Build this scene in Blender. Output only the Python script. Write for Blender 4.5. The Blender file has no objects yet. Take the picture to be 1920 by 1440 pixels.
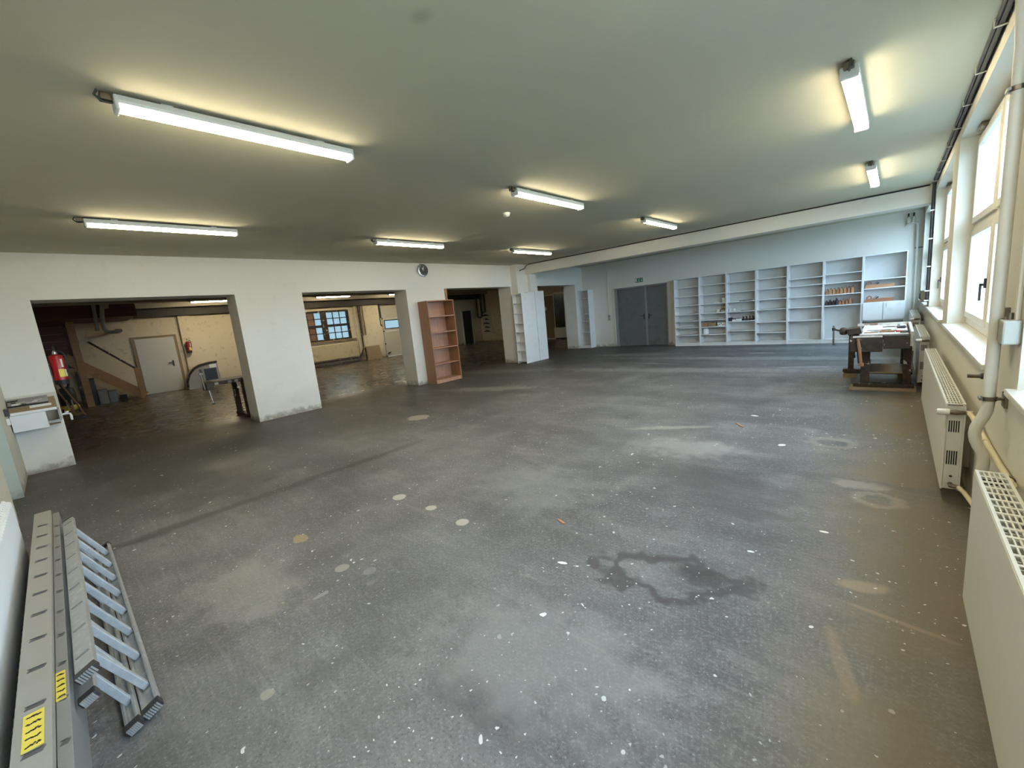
import bpy, bmesh, math, random
from mathutils import Vector, Matrix
random.seed(7)
S = bpy.context.scene
C = S.collection
PI = math.pi

# ------------------------------------------------------------------ camera
FPX = 784.04
YAW, PIT, ROL = -0.74719, -0.16638, -0.09775
CAMH = 1.55
def cam_axes():
    cy, sy = math.cos(YAW), math.sin(YAW)
    f = Vector((sy*math.cos(PIT), cy*math.cos(PIT), math.sin(PIT)))
    r = Vector((cy, -sy, 0)); u = r.cross(f)
    r2 = math.cos(ROL)*r + math.sin(ROL)*u
    u2 = -math.sin(ROL)*r + math.cos(ROL)*u
    return r2, u2, f
cd = bpy.data.cameras.new('camera'); cam = bpy.data.objects.new('camera', cd); C.objects.link(cam)
r2, u2, ff = cam_axes()
cam.matrix_world = Matrix(((r2.x, u2.x, -ff.x, 0), (r2.y, u2.y, -ff.y, 0), (r2.z, u2.z, -ff.z, CAMH), (0, 0, 0, 1)))
cd.sensor_fit = 'HORIZONTAL'; cd.sensor_width = 36; cd.lens = FPX/1920*36
cd.clip_start = 0.02; cd.clip_end = 300
S.camera = cam

# ------------------------------------------------------------------ world, exposure
SKY_COL = (0.76, 0.875, 1.0); SKY_STR = 12.5
LAMP_STR = 41.0; LAMP_COL = (1.0, 0.86, 0.58)
EXPOSURE = 0.5
w = bpy.data.worlds.new('overcast_sky'); S.world = w; w.use_nodes = True
nt = w.node_tree; nt.nodes.clear()
wo = nt.nodes.new('ShaderNodeOutputWorld'); bg = nt.nodes.new('ShaderNodeBackground')
tc = nt.nodes.new('ShaderNodeTexCoord'); nz = nt.nodes.new('ShaderNodeTexNoise'); rp = nt.nodes.new('ShaderNodeValToRGB')
nz.inputs['Scale'].default_value = 2.0; nz.inputs['Detail'].default_value = 4
rp.color_ramp.elements[0].position = .3; rp.color_ramp.elements[1].position = .7
rp.color_ramp.elements[0].color = (SKY_COL[0]*.88, SKY_COL[1]*.93, SKY_COL[2], 1); rp.color_ramp.elements[1].color = (SKY_COL[0]*1.08, SKY_COL[1]*1.03, SKY_COL[2], 1)
nt.links.new(tc.outputs['Generated'], nz.inputs['Vector']); nt.links.new(nz.outputs['Fac'], rp.inputs['Fac'])
nt.links.new(rp.outputs['Color'], bg.inputs['Color']); bg.inputs['Strength'].default_value = SKY_STR
nt.links.new(bg.outputs[0], wo.inputs[0])
vs = S.view_settings
S.display_settings.display_device = 'sRGB'
vs.view_transform = 'Standard'; vs.look = 'None'; vs.gamma = 1; vs.exposure = EXPOSURE; vs.use_curve_mapping = False
cy = S.cycles
cy.use_denoising = True; cy.max_bounces = 6; cy.diffuse_bounces = 4; cy.glossy_bounces = 2; cy.use_adaptive_sampling = True; cy.adaptive_threshold = .1; cy.adaptive_min_samples = 16; cy.transmission_bounces = 3; cy.transparent_max_bounces = 8
cy.sample_clamp_indirect = 6.0; cy.caustics_reflective = False; cy.caustics_refractive = False

# ------------------------------------------------------------------ materials
class N:
    """tiny node-graph helper"""
    def __init__(s, name):
        s.m = bpy.data.materials.new(name); s.m.use_nodes = True
        s.t = s.m.node_tree; s.t.nodes.clear()
        s.out = s.t.nodes.new('ShaderNodeOutputMaterial')
        s.co = s.t.nodes.new('ShaderNodeTexCoord').outputs['Object']
    def n(s, typ, **kw):
        x = s.t.nodes.new(typ)
        for k, v in kw.items(): setattr(x, k, v)
        return x
    def lk(s, a, b): s.t.links.new(a, b)
    def put(s, sock, v):
        if hasattr(v, 'is_linked') or isinstance(v, bpy.types.NodeSocket): s.lk(v, sock)
        else: sock.default_value = v
    def noise(s, scale, detail=3, rough=.55, vec=None, dist=0):
        x = s.n('ShaderNodeTexNoise'); x.inputs['Scale'].default_value = scale; x.inputs['Detail'].default_value = detail
        x.inputs['Roughness'].default_value = rough; x.inputs['Distortion'].default_value = dist
        s.lk(vec if vec is not None else s.co, x.inputs['Vector']); return x.outputs['Fac']
    def mapv(s, scale=(1, 1, 1), loc=(0, 0, 0), rot=(0, 0, 0), vec=None):
        x = s.n('ShaderNodeMapping'); x.inputs['Scale'].default_value = scale; x.inputs['Location'].default_value = loc; x.inputs['Rotation'].default_value = rot
        s.lk(vec if vec is not None else s.co, x.inputs['Vector']); return x.outputs['Vector']
    def math(s, op, a, b=None, c=None, clamp=False):
        x = s.n('ShaderNodeMath', operation=op); x.use_clamp = clamp
        s.put(x.inputs[0], a)
        if b is not None: s.put(x.inputs[1], b)
        if c is not None: s.put(x.inputs[2], c)
        return x.outputs[0]
    def ss(s, v, lo, hi, to0=0.0, to1=1.0):
        x = s.n('ShaderNodeMapRange', interpolation_type='SMOOTHSTEP')
        s.put(x.inputs['Value'], v); s.put(x.inputs['From Min'], lo); s.put(x.inputs['From Max'], hi)
        x.inputs['To Min'].default_value = to0; x.inputs['To Max'].default_value = to1
        return x.outputs['Result']
    def mix(s, f, a, b):
        x = s.n('ShaderNodeMix', data_type='RGBA'); s.put(x.inputs[0], f)
        s.put(x.inputs[6], a if not isinstance(a, tuple) else (*a[:3], 1)); s.put(x.inputs[7], b if not isinstance(b, tuple) else (*b[:3], 1))
        return x.outputs[2]
    def xyz(s, vec=None):
        x = s.n('ShaderNodeSeparateXYZ'); s.lk(vec if vec is not None else s.co, x.inputs[0]); return x.outputs
    def bsdf(s, col, rough=.6, metal=0.0, bump=None, bstr=.1, bdist=.01, **kw):
        p = s.n('ShaderNodeBsdfPrincipled'); s.put(p.inputs['Base Color'], col if not isinstance(col, tuple) else (*col[:3], 1))
        s.put(p.inputs['Roughness'], rough); p.inputs['Metallic'].default_value = metal
        for k, v in kw.items(): p.inputs[k].default_value = v
        if bump is not None:
            b = s.n('ShaderNodeBump'); b.inputs['Strength'].default_value = bstr; b.inputs['Distance'].default_value = bdist
            s.lk(bump, b.inputs['Height']); s.lk(b.outputs[0], p.inputs['Normal'])
        s.lk(p.outputs[0], s.out.inputs[0]); return p

MATS = {}
def paint(name, col, rough=.6, var=.10, scale=4, metal=0, bump=.0, bscale=60, spec=.5, dirt=None, dirt_amt=0, dscale=3):
    """even paint with slight uneven tone, optional blotchy dirt"""
    if name in MATS: return MATS[name]
    g = N(name)
    a = tuple(max(0, c*(1-var)) for c in col); b = tuple(min(1, c*(1+var)) for c in col)
    c = g.mix(g.noise(scale, 2), a, b)
    if dirt: c = g.mix(g.math('MULTIPLY', g.ss(g.noise(dscale, 4, .65), .5, .72), dirt_amt), c, dirt)
    g.bsdf(c, rough, metal, g.noise(bscale, 3) if bump else None, bump, .004, **{'Specular IOR Level': spec})
    MATS[name] = g.m; return g.m
def wood(name, c0, c1, axis=1, scale=1.0, rough=.5, spots=None):
    if name in MATS: return MATS[name]
    g = N(name); sc = [14*scale]*3; sc[axis] = 1.2*scale
    v = g.mapv(tuple(sc)); f = g.noise(1.0, 5, .6, v, .6); f2 = g.noise(5, 3)
    c = g.mix(g.ss(f, .3, .7), c0, c1); c = g.mix(g.math('MULTIPLY', g.ss(f2, .4, .8), .25), c, tuple(x*.6 for x in c0))
    if spots: c = g.mix(g.ss(g.noise(9, 4), .62, .66), c, spots)
    g.bsdf(c, rough, 0, f, .08, .003); MATS[name] = g.m; return g.m
def plaster(name, col, dirtcol, foot=True, blot=.25, bscale=25, rough=.85, bstr=.12):
    g = N(name); z = g.xyz()[2]
    n1 = g.noise(1.3, 4, .6); n2 = g.noise(7, 4, .6)
    c = g.mix(n1, tuple(x*.95 for x in col), tuple(min(1, x*1.04) for x in col))
    c = g.mix(g.math('MULTIPLY', g.ss(n2, .56, .75), blot), c, dirtcol)
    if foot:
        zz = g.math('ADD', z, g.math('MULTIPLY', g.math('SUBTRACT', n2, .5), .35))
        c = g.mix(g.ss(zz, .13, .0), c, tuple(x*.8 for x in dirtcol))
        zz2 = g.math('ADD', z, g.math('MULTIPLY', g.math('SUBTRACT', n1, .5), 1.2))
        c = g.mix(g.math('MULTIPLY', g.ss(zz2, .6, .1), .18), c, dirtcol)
    if name.startswith('grey_white'):
        mp = g.n('ShaderNodeMapping', vector_type='TEXTURE'); mp.inputs['Location'].default_value = (-1.735, 1.49, 2.99); mp.inputs['Scale'].default_value = (.075, .055, 1)
        g.lk(g.co, mp.inputs['Vector']); l = g.n('ShaderNodeVectorMath', operation='LENGTH'); g.lk(mp.outputs['Vector'], l.inputs[0])
        c = g.mix(g.math('MULTIPLY', g.ss(g.math('ADD', l.outputs['Value'], n2), 1.7, .6), .35), c, (.22, .2, .15))
    g.bsdf(c, rough, 0, g.noise(bscale, 3) if bstr > .2 else None, bstr, .006, **{'Specular IOR Level': .3}); return g.m

M_wall = plaster('white_plaster', (.79, .765, .70), (.42, .38, .32), blot=.10)
M_wallr = plaster('cream_wall_paint', (.66, .635, .55), (.42, .37, .28), blot=.15)
M_ceil = plaster('grey_white_ceiling_paint', (.565, .55, .435), (.47, .45, .38), foot=False, blot=.15, bscale=90, bstr=.05)
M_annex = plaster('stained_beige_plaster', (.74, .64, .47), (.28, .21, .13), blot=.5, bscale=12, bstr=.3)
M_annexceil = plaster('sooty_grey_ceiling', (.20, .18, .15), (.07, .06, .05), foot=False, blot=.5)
M_jamb = plaster('grey_green_panel_paint', (.52, .57, .52), (.4, .42, .38), blot=.1)
M_white = paint('white_laminate', (.80, .81, .80), .4, .03, 3, dirt=(.55, .5, .42), dirt_amt=.25, dscale=7)
M_shelf = paint('white_shelf_board', (.78, .785, .78), .45, .03, 3, dirt=(.6, .55, .46), dirt_amt=.3, dscale=5)
M_rad = paint('white_radiator_enamel', (.70, .695, .64), .35, .02, 3)
M_rad2 = paint('bright_white_radiator_enamel', (.80, .83, .85), .3, .02, 3)
M_frame = paint('cream_window_frame', (.72, .69, .60), .4, .04, 6)
M_pipe = paint('cream_pipe_paint', (.66, .635, .55), .45, .06, 9)
M_pipey = paint('yellowed_pipe_paint', (.66, .58, .38), .45, .08, 9)
M_black = paint('black_rubber', (.02, .02, .022), .6, .2, 20)
M_dark = paint('dark_plastic', (.035, .035, .04), .45, .2, 20)
M_cable = paint('dark_grey_cable', (.07, .075, .085), .55, .2, 8)
M_brass = paint('tarnished_metal', (.20, .17, .13), .4, .3, 40, metal=.8)
M_chrome = paint('bright_metal', (.62, .63, .64), .28, .05, 20, metal=1)
M_alu = paint('aluminium', (.47, .48, .48), .42, .12, 25, metal=.55, dirt=(.72, .72, .70), dirt_amt=.6, dscale=22)
M_rung = paint('aluminium_rung', (.58, .62, .66), .38, .12, 25, metal=.45, dirt=(.85, .85, .85), dirt_amt=.4, dscale=25)
M_plank = paint('warm_grey_coated_steel', (.36, .35, .325), .5, .05, 12, metal=.15)
M_plankd = paint('grey_coated_steel', (.27, .275, .28), .5, .06, 12, metal=.15)
M_slot = paint('slot_shadow_steel', (.10, .10, .10), .5, .1, 12)
M_yellow = paint('yellow_label', (.80, .66, .10), .5, .05, 30)
M_steel = paint('grey_door_paint', (.155, .165, .17), .42, .12, 2.5, dirt=(.09, .09, .095), dirt_amt=.6, dscale=4)
M_steel2 = paint('light_grey_door_edge', (.27, .28, .28), .45, .05, 5)
M_green = paint('exit_green', (.02, .17, .09), .5, .05, 10)
M_signw = paint('sign_white', (.85, .87, .85), .5, .02, 10)
M_red = paint('red_enamel', (.42, .012, .016), .25, .08, 10)
M_redd = paint('dark_red_enamel', (.32, .02, .02), .3, .08, 10)
M_beech = wood('beech_veneer', (.40, .205, .12), (.48, .26, .16), 2, 1.0, .45)
M_beechs = wood('beech_veneer_side', (.30, .15, .075), (.36, .185, .095), 2, 1.0, .45)
M_bench = wood('worn_dark_bench_wood', (.022, .0135, .009), (.058, .036, .024), 1, 1.3, .55, spots=(.5, .47, .43))
M_benchtop = wood('pale_paint_splashed_bench_top', (.48, .45, .41), (.62, .60, .56), 1, 1.2, .5, spots=(.22, .14, .10))
M_handle = wood('turned_wood_handle', (.27, .13, .065), (.38, .20, .11), 2, 2, .45)
M_oak = wood('stair_pine', (.33, .165, .05), (.42, .22, .075), 1, 1.0, .5)
M_boards = wood('dark_red_boards', (.075, .020, .012), (.12, .036, .02), 1, .8, .6)
M_planew = wood('hand_plane_wood', (.42, .21, .105), (.52, .28, .15), 0, 2, .45)
M_plane2 = wood('brown_hand_plane_wood', (.28, .12, .06), (.42, .2, .1), 0, 2, .45)
M_cardb = paint('cardboard', (.36, .22, .12), .8, .1, 12)
M_lumber = paint('raw_brown_board', (.30, .22, .13), .75, .12, 5)
M_cloud = paint('mottled_marble_sill', (.74, .715, .65), .25, .10, 9, dirt=(.55, .47, .36), dirt_amt=.4, dscale=5)
M_garage = paint('garage_panel', (.62, .58, .47), .5, .05, 2)
M_darkbeam = paint('dark_steel_beam', (.05, .045, .04), .6, .2, 3)
M_beige = paint('warm_concrete_beam', (.40, .36, .28), .8, .12, 3)
M_grass = paint('grass', (.075, .085, .06), .9, .3, 2)
M_machine = paint('grey_machine_housing', (.36, .345, .31), .5, .08, 6)
M_screen = paint('dark_slate_panel', (.018, .02, .024), .4, .2, 6)
M_paper = paint('paper_scrap', (.80, .80, .77), .8, .05, 20)
M_blue = paint('dark_blue', (.02, .03, .08), .5, .1, 20)
M_brick = paint('trim_shadow', (.30, .28, .24), .8, .1, 10)  # plain dull beige, used on the junction box back plate

def emit(name, col, st):
    g = N(name); e = g.n('ShaderNodeEmission'); e.inputs[0].default_value = (*col, 1); e.inputs[1].default_value = st
    g.lk(e.outputs[0], g.out.inputs[0]); return g.m
M_lamp = emit('lit_diffuser', LAMP_COL, LAMP_STR)
M_lamp2 = emit('lit_annex_diffuser', LAMP_COL, LAMP_STR*1.7)
def glass(name, tint, frost):
    g = N(name)
    tr = g.n('ShaderNodeBsdfTransparent'); tr.inputs[0].default_value = (*tint, 1)
    tl = g.n('ShaderNodeBsdfTranslucent'); tl.inputs[0].default_value = (*tint, 1)
    gl = g.n('ShaderNodeBsdfGlossy'); gl.inputs[1].default_value = .15
    m1 = g.n('ShaderNodeMixShader'); m1.inputs[0].default_value = frost
    g.lk(tr.outputs[0], m1.inputs[1]); g.lk(tl.outputs[0], m1.inputs[2])
    m2 = g.n('ShaderNodeMixShader'); m2.inputs[0].default_value = .05
    g.lk(m1.outputs[0], m2.inputs[1]); g.lk(gl.outputs[0], m2.inputs[2]); g.lk(m2.outputs[0], g.out.inputs[0]); return g.m
M_glass = glass('frosted_window_glass', (.80, .90, .96), .12)
M_glass2 = glass('dusty_window_glass', (.20, .235, .24), .25)  # tint darkened to hold back the bright sky behind the panes
M_cabglass = glass('dim_cabinet_glass', (.35, .36, .34), .2)

def floor_material():
    g = N('worn_dark_workshop_floor'); x, y, z = g.xyz()
    big = g.noise(.55, 3, .6); mid = g.noise(2.6, 5, .65); fine = g.noise(38, 3, .7)
    stre = g.noise(1.0, 3, .65, g.mapv((1.0, 4.0, 1), rot=(0, 0, .05)))
    grit = g.noise(75, 2, .7); scr = g.noise(1.0, 2, .6, g.mapv((2.2, 26, 1), rot=(0, 0, .5)))
    c = g.mix(g.ss(big, .34, .66), (.076, .078, .086), (.142, .144, .150))
    c = g.mix(g.math('MULTIPLY', g.ss(mid, .45, .72), .5), c, (.24, .24, .237))
    c = g.mix(g.math('MULTIPLY', g.ss(stre, .50, .75), .35), c, (.27, .265, .255))
    c = g.mix(g.math('MULTIPLY', g.ss(fine, .45, .75), .5), c, (.27, .27, .275))
    c = g.mix(g.math('MULTIPLY', g.ss(g.noise(5, 4, .7), .60, .74), .55), c, (.07, .07, .076))
    c = g.mix(g.math('MULTIPLY', g.ss(scr, .60, .68), .18), c, (.30, .30, .30))
    c = g.mix(g.math('MULTIPLY', g.ss(grit, .55, .75), .75), c, (.30, .305, .315))
    c = g.mix(g.math('MULTIPLY', g.ss(grit, .45, .28), .65), c, (.045, .046, .05))
    c = g.mix(g.math('MULTIPLY', g.ss(mid, .47, .33), .45), c, (.075, .076, .082))
    # faint boards of the old floor covering
    bk = g.n('ShaderNodeTexBrick'); bk.offset = .5; bk.inputs['Scale'].default_value = 1.0
    bk.inputs['Brick Width'].default_value = 1.1; bk.inputs['Row Height'].default_value = .36; bk.inputs['Mortar Size'].default_value = .004
    bk.inputs['Color1'].default_value = (.86, .86, .86, 1); bk.inputs['Color2'].default_value = (1.12, 1.12, 1.12, 1); bk.inputs['Mortar'].default_value = (.84, .84, .84, 1)
    g.lk(g.co, bk.inputs['Vector'])
    mu = g.n('ShaderNodeMix', data_type='RGBA', blend_type='MULTIPLY'); mu.inputs[0].default_value = .42
    g.lk(c, mu.inputs[6]); g.lk(bk.outputs['Color'], mu.inputs[7]); c = mu.outputs[2]
    lf_ = g.math('ADD', x, g.math('MULTIPLY', g.math('SUBTRACT', big, .5), 5.0))
    c = g.mix(g.math('MULTIPLY', g.ss(lf_, -3.6, -7.4), .80), c, g.mix(stre, (.030, .028, .025), (.085, .08, .072)))
    # bare tan strip along the window wall and browner annex
    xr = g.math('ADD', x, g.math('MULTIPLY', g.math('SUBTRACT', mid, .5), .55))
    tan = g.math('MULTIPLY', g.ss(xr, -.55, .05), g.ss(g.noise(1.1, 3), .25, .6))
    c = g.mix(g.math('MULTIPLY', tan, .85), c, (.150, .115, .066))
    xa = g.math('ADD', x, g.math('MULTIPLY', g.math('SUBTRACT', mid, .5), 1.6))
    c = g.mix(g.math('MULTIPLY', g.ss(xa, -7.4, -9.6), .6), c, (.13, .105, .078))
    def dist(cx, cy_, sx, sy, rot=0.0, wob=.0, wscale=9):
        mp = g.n('ShaderNodeMapping', vector_type='TEXTURE'); mp.inputs['Location'].default_value = (cx, cy_, 0); mp.inputs['Rotation'].default_value = (0, 0, rot); mp.inputs['Scale'].default_value = (sx, sy, 1)
        g.lk(g.co, mp.inputs['Vector']); v = mp.outputs['Vector']
        l = g.n('ShaderNodeVectorMath', operation='LENGTH'); g.lk(v, l.inputs[0]); d = l.outputs['Value']
        if wob: d = g.math('ADD', d, g.math('MULTIPLY', WN[0] if wscale < 8 else WN[1], wob*2.0))
        return d
    WN = [g.math('SUBTRACT', g.noise(5.5, 2), .5), g.math('SUBTRACT', g.noise(12, 1), .5)]
    # oil ring
    d = dist(-.90, 2.10, .36, .19, .25, 1.0, 6)
    ring = g.math('MULTIPLY', g.ss(d, .58, .80), g.ss(d, 1.22, .98))
    c = g.mix(g.math('MULTIPLY', ring, .8), c, (.05, .05, .055))
    d = dist(-.72, 2.19, .20, .09, .1, .6, 8); c = g.mix(g.math('MULTIPLY', g.ss(d, 1.1, .5), .75), c, (.05, .05, .055))
    d = dist(-.95, 2.27, .16, .06, .1, .6, 8); c = g.mix(g.math('MULTIPLY', g.ss(d, 1.1, .5), .6), c, (.055, .055, .06))
    # dark joint band and broad dark patches
    xb = g.math('ABSOLUTE', g.math('ADD', g.math('ADD', x, 4.60), g.math('MULTIPLY', g.math('SUBTRACT', mid, .5), .22)))
    band = g.math('MULTIPLY', g.ss(xb, .10, .03), g.math('MULTIPLY', g.ss(y, -.1, .1), g.ss(y, 3.4, 2.4)))
    c = g.mix(g.math('MULTIPLY', band, .55), c, (.03, .03, .031))
    for cx, cy_, sx, sy, a in ((-1.05, 3.5, .75, .34, .55), (-.7, 3.1, .3, .12, .6), (-4.2, 4.2, 1.5, .35, .4), (-1.2, .9, .35, .12, .5), (-.3, 4.95, .13, .09, .6), (-2.6, 6.6, 2.2, .3, .35), (-2.9, 1.0, .16, .3, .4), (-1.9, .62, .12, .2, .4), (-.2, 4.0, .55, .1, .5)):
        c = g.mix(g.math('MULTIPLY', g.ss(dist(cx, cy_, sx, sy, 0, .9, 4), 1.2, .4), a), c, (.062, .062, .067))
    # paint and glue spots
    P = (.52, .50, .45)
    for cx, cy_, sx, sy, col, wob in ((-5.79, 3.89, .20, .17, (.34, .31, .25), .5), (-3.328, 1.026, .075, .055, (.36, .27, .16), .5), (-3.286, 1.89, .065, .06, P, .15), (-2.413, 1.888, .055, .05, P, .12), (-2.84, 1.91, .05, .045, P, .15), (-2.648, 1.029, .045, .045, (.34, .32, .29), .15), (-2.455, 1.123, .042, .042, (.30, .30, .30), .2), (-2.33, 1.06, .025, .025, (.25, .25, .25), .3), (-1.98, .36, .03, .03, (.42, .40, .33), .9), (-5.2, 5.9, .16, .12, (.2, .19, .17), .5), (-2.48, .82, .02, .05, (.38, .39, .42), .9)):
        c = g.mix(g.math('MULTIPLY', g.ss(dist(cx, cy_, sx, sy, 0, wob, 12), 1.06, .92), .8 if col[0] > .33 and wob < .55 else .45), c, col)
    # pale rings, drips and rubbed patches
    for cx, cy_, sx, sy in ((-.03, 3.72, .12, .11), (-.40, 4.95, .16, .13)):
        d = dist(cx, cy_, sx, sy, 0, .35, 9)
        c = g.mix(g.math('MULTIPLY', g.math('MULTIPLY', g.ss(d, .6, .9), g.ss(d, 1.5, 1.05)), .35), c, (.34, .31, .26))
    for cx, cy_, sx, sy, rot, col, a in ((-.06, 2.55, .13, .05, .3, (.34, .27, .18), .6), (-.10, 1.93, .03, .20, .3, (.34, .25, .15), .28), (.05, 2.35, .22, .018, -.15, (.34, .28, .2), .35), (-.15, 3.95, .22, .10, 0, (.36, .34, .30), .5), (-2.0, 4.85, .5, .07, .5, (.40, .38, .34), .5), (-1.55, 4.25, .5, .3, .2, (.36, .355, .35), .5), (-2.4, 2.7, .7, .5, 0, (.26, .26, .26), .4), (-3.0, .55, .5, .28, .2, (.30, .29, .27), .4), (-1.15, 1.25, .6, .35, .2, (.29, .29, .29), .45), (-6.4, 6.2, 1.2, .25, .4, (.27, .26, .24), .5), (-8.3, 8.2, 1.6, .4, .3, (.22, .21, .19), .5), (-3.5, 9.0, 3.0, .3, .1, (.33, .33, .33), .4), (-2.5, 10.8, 3.5, .25, 0, (.36, .36, .36), .45), (-2.4, 11.7, .35, .12, 0, (.42, .41, .38), .6), (-3.2, 10.9, .5, .07, .1, (.48, .48, .46), .6), (-1.2, 9.6, .6, .06, .2, (.44, .44, .43), .5), (-4.4, 9.9, .8, .06, -.1, (.40, .40, .39), .5), (-2.2, 12.6, 2.6, .35, 0, (.30, .30, .30), .5), (-5.6, 11.6, 1.5, .3, .1, (.28, .28, .27), .5)):
        c = g.mix(g.math('MULTIPLY', g.ss(dist(cx, cy_, sx, sy, rot, .9, 7), 1.25, .45), a), c, col)
    # white paint specks: two sizes, in drifts
    for sc, th, dens, seed, lo, hi in ((7.0, .11, .62, 0, .40, .60), (19.0, .18, .66, 3.3, .36, .58), (40.0, .22, .72, 7.1, .38, .62)):
        vo = g.n('ShaderNodeTexVoronoi'); vo.inputs['Scale'].default_value = sc; vo.inputs['Randomness'].default_value = 1
        wv = g.n('ShaderNodeTexNoise'); wv.inputs['Scale'].default_value = sc*2; wv.inputs['Detail'].default_value = 0; g.lk(g.co, wv.inputs['Vector'])
        ad = g.n('ShaderNodeVectorMath', operation='MULTIPLY_ADD'); g.lk(wv.outputs['Color'], ad.inputs[0]); ad.inputs[1].default_value = (.5/sc, .5/sc, 0); g.lk(g.mapv((1, 1, 0), (seed, seed*1.7, 0)), ad.inputs[2])
        g.lk(ad.outputs[0], vo.inputs['Vector'])
        cs = g.xyz(vo.outputs['Color'])
        m = g.math('MULTIPLY', g.math('LESS_THAN', vo.outputs['Distance'], g.math('MULTIPLY', cs[1], th)), g.math('GREATER_THAN', cs[0], dens))
        m = g.math('MULTIPLY', m, g.ss(g.noise(.9, 1, .5, g.mapv((1, 1, 1), (seed, 0, 0))), lo, hi))
        m = g.math('MULTIPLY', m, g.math('GREATER_THAN', x, -8.9))
        c = g.mix(g.math('MULTIPLY', m, .85), c, (.72, .73, .72))
    ro = g.math('ADD', .40, g.math('MULTIPLY', mid, .28))
    ro = g.math('SUBTRACT', ro, g.math('MULTIPLY', g.ss(x, -9.0, -10.0), .26))
    g.bsdf(c, ro, 0, g.noise(9, 2, .6), .22, .012, **{'Specular IOR Level': .55})
    return g.m
M_floor = floor_material()

# ------------------------------------------------------------------ mesh helpers
WL = {}      # world location of every object with children
class MB:
    def __init__(s): s.v = []; s.f = []; s.sm = False
    def raw(s, vs, fs):
        o = len(s.v); s.v += [tuple(v) for v in vs]; s.f += [tuple(o+i for i in f) for f in fs]; return s
    def box(s, x0, x1, y0, y1, z0, z1):
        return s.raw([(x0, y0, z0), (x1, y0, z0), (x1, y1, z0), (x0, y1, z0), (x0, y0, z1), (x1, y0, z1), (x1, y1, z1), (x0, y1, z1)],
                     [(0, 3, 2, 1), (4, 5, 6, 7), (0, 1, 5, 4), (1, 2, 6, 5), (2, 3, 7, 6), (3, 0, 4, 7)])
    def obox(s, c, ax, ay, az):
        c = Vector(c); ax, ay, az = Vector(ax), Vector(ay), Vector(az)
        vs = [c + sx*ax + sy*ay + sz*az for sz in (-1, 1) for sx, sy in ((-1, -1), (1, -1), (1, 1), (-1, 1))]
        fl = [(0, 3, 2, 1), (4, 5, 6, 7), (0, 1, 5, 4), (1, 2, 6, 5), (2, 3, 7, 6), (3, 0, 4, 7)]
        if ax.cross(ay).dot(az) < 0: fl = [f[::-1] for f in fl]
        return s.raw(vs, fl)
    def tube(s, pts, r, n=12, cap=True):
        pts = [Vector(p) for p in pts]; rs = r if isinstance(r, (list, tuple)) else [r]*len(pts)
        t0 = (pts[1]-pts[0]).normalized(); up = Vector((0, 0, 1)) if abs(t0.z) < .9 else Vector((1, 0, 0))
        a = t0.cross(up).normalized(); rings = []; vs = []
        for i, p in enumerate(pts):
            t = (pts[min(i+1, len(pts)-1)]-pts[max(i-1, 0)]).normalized()
            a = (a - t*a.dot(t)).normalized(); b = t.cross(a)
            vs += [p + rs[i]*(math.cos(2*PI*k/n)*a + math.sin(2*PI*k/n)*b) for k in range(n)]
        fs = [(i*n+k, i*n+(k+1) % n, (i+1)*n+(k+1) % n, (i+1)*n+k) for i in range(len(pts)-1) for k in range(n)]
        if cap: fs += [tuple(range(n))[::-1], tuple((len(pts)-1)*n+k for k in range(n))]
        s.sm = True; return s.raw(vs, fs)
    def lathe(s, prof, c, n=20, axis='z'):
        """profile of (radius, height) around an axis through c"""
        c = Vector(c); d = {'z': Vector((0, 0, 1)), 'x': Vector((1, 0, 0)), 'y': Vector((0, 1, 0))}[axis] if isinstance(axis, str) else Vector(axis).normalized()
        a = d.cross(Vector((0, 0, 1)) if abs(d.z) < .9 else Vector((1, 0, 0))).normalized(); b = d.cross(a); m = len(prof)
        vs = [c+d*h+max(r, 1e-4)*(math.cos(2*PI*k/n)*a+math.sin(2*PI*k/n)*b) for r, h in prof for k in range(n)]
        fs = [(i*n+k, i*n+(k+1) % n, (i+1)*n+(k+1) % n, (i+1)*n+k) for i in range(m-1) for k in range(n)]
        fs += [tuple(range(n))[::-1], tuple((m-1)*n+k for k in range(n))]
        s.sm = True; return s.raw(vs, fs)
    def prism(s, poly, p0, p1, ax, ay):
        """polygon (u,v) in axes ax, ay swept from p0 to p1"""
        p0, p1, ax, ay = Vector(p0), Vector(p1), Vector(ax), Vector(ay); n = len(poly)
        vs = [p0+u*ax+v*ay for u, v in poly]+[p1+u*ax+v*ay for u, v in poly]
        fs = [tuple(range(n))[::-1], tuple(range(n, 2*n))]+[(k, (k+1) % n, n+(k+1) % n, n+k) for k in range(n)]
        if ax.cross(ay).dot(p1-p0) < 0: fs = [f[::-1] for f in fs]
        return s.raw(vs, fs)
    def build(s, name, mat, parent=None, bevel=0, smooth=None, local=False):
        off = Vector((0, 0, 0)) if (parent is None or local) else WL[parent.name]
        me = bpy.data.meshes.new(name); me.from_pydata([tuple(Vector(v)-off) for v in s.v], [], s.f); me.update()
        bm = bmesh.new(); bm.from_mesh(me); bmesh.ops.recalc_face_normals(bm, faces=bm.faces[:]); bm.to_mesh(me); bm.free()
        me.materials.append(mat); o = bpy.data.objects.new(name, me); C.objects.link(o)
        if parent: o.parent = parent
        WL[o.name] = off
        if smooth if smooth is not None else s.sm:
            me.shade_smooth()
            try: me.set_sharp_from_angle(angle=math.radians(40))
            except Exception: pass
        if bevel:
            b = o.modifiers.new('bevel', 'BEVEL'); b.width = bevel; b.segments = 2; b.limit_method = 'ANGLE'; b.angle_limit = math.radians(40)
        return o
def bx(*a): return MB().box(*a)
def tag(o, label=None, cat=None, group=None, kind=None):
    if label: o['label'] = label
    if cat: o['category'] = cat
    if group: o['group'] = group
    if kind: o['kind'] = kind
    return o
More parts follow.
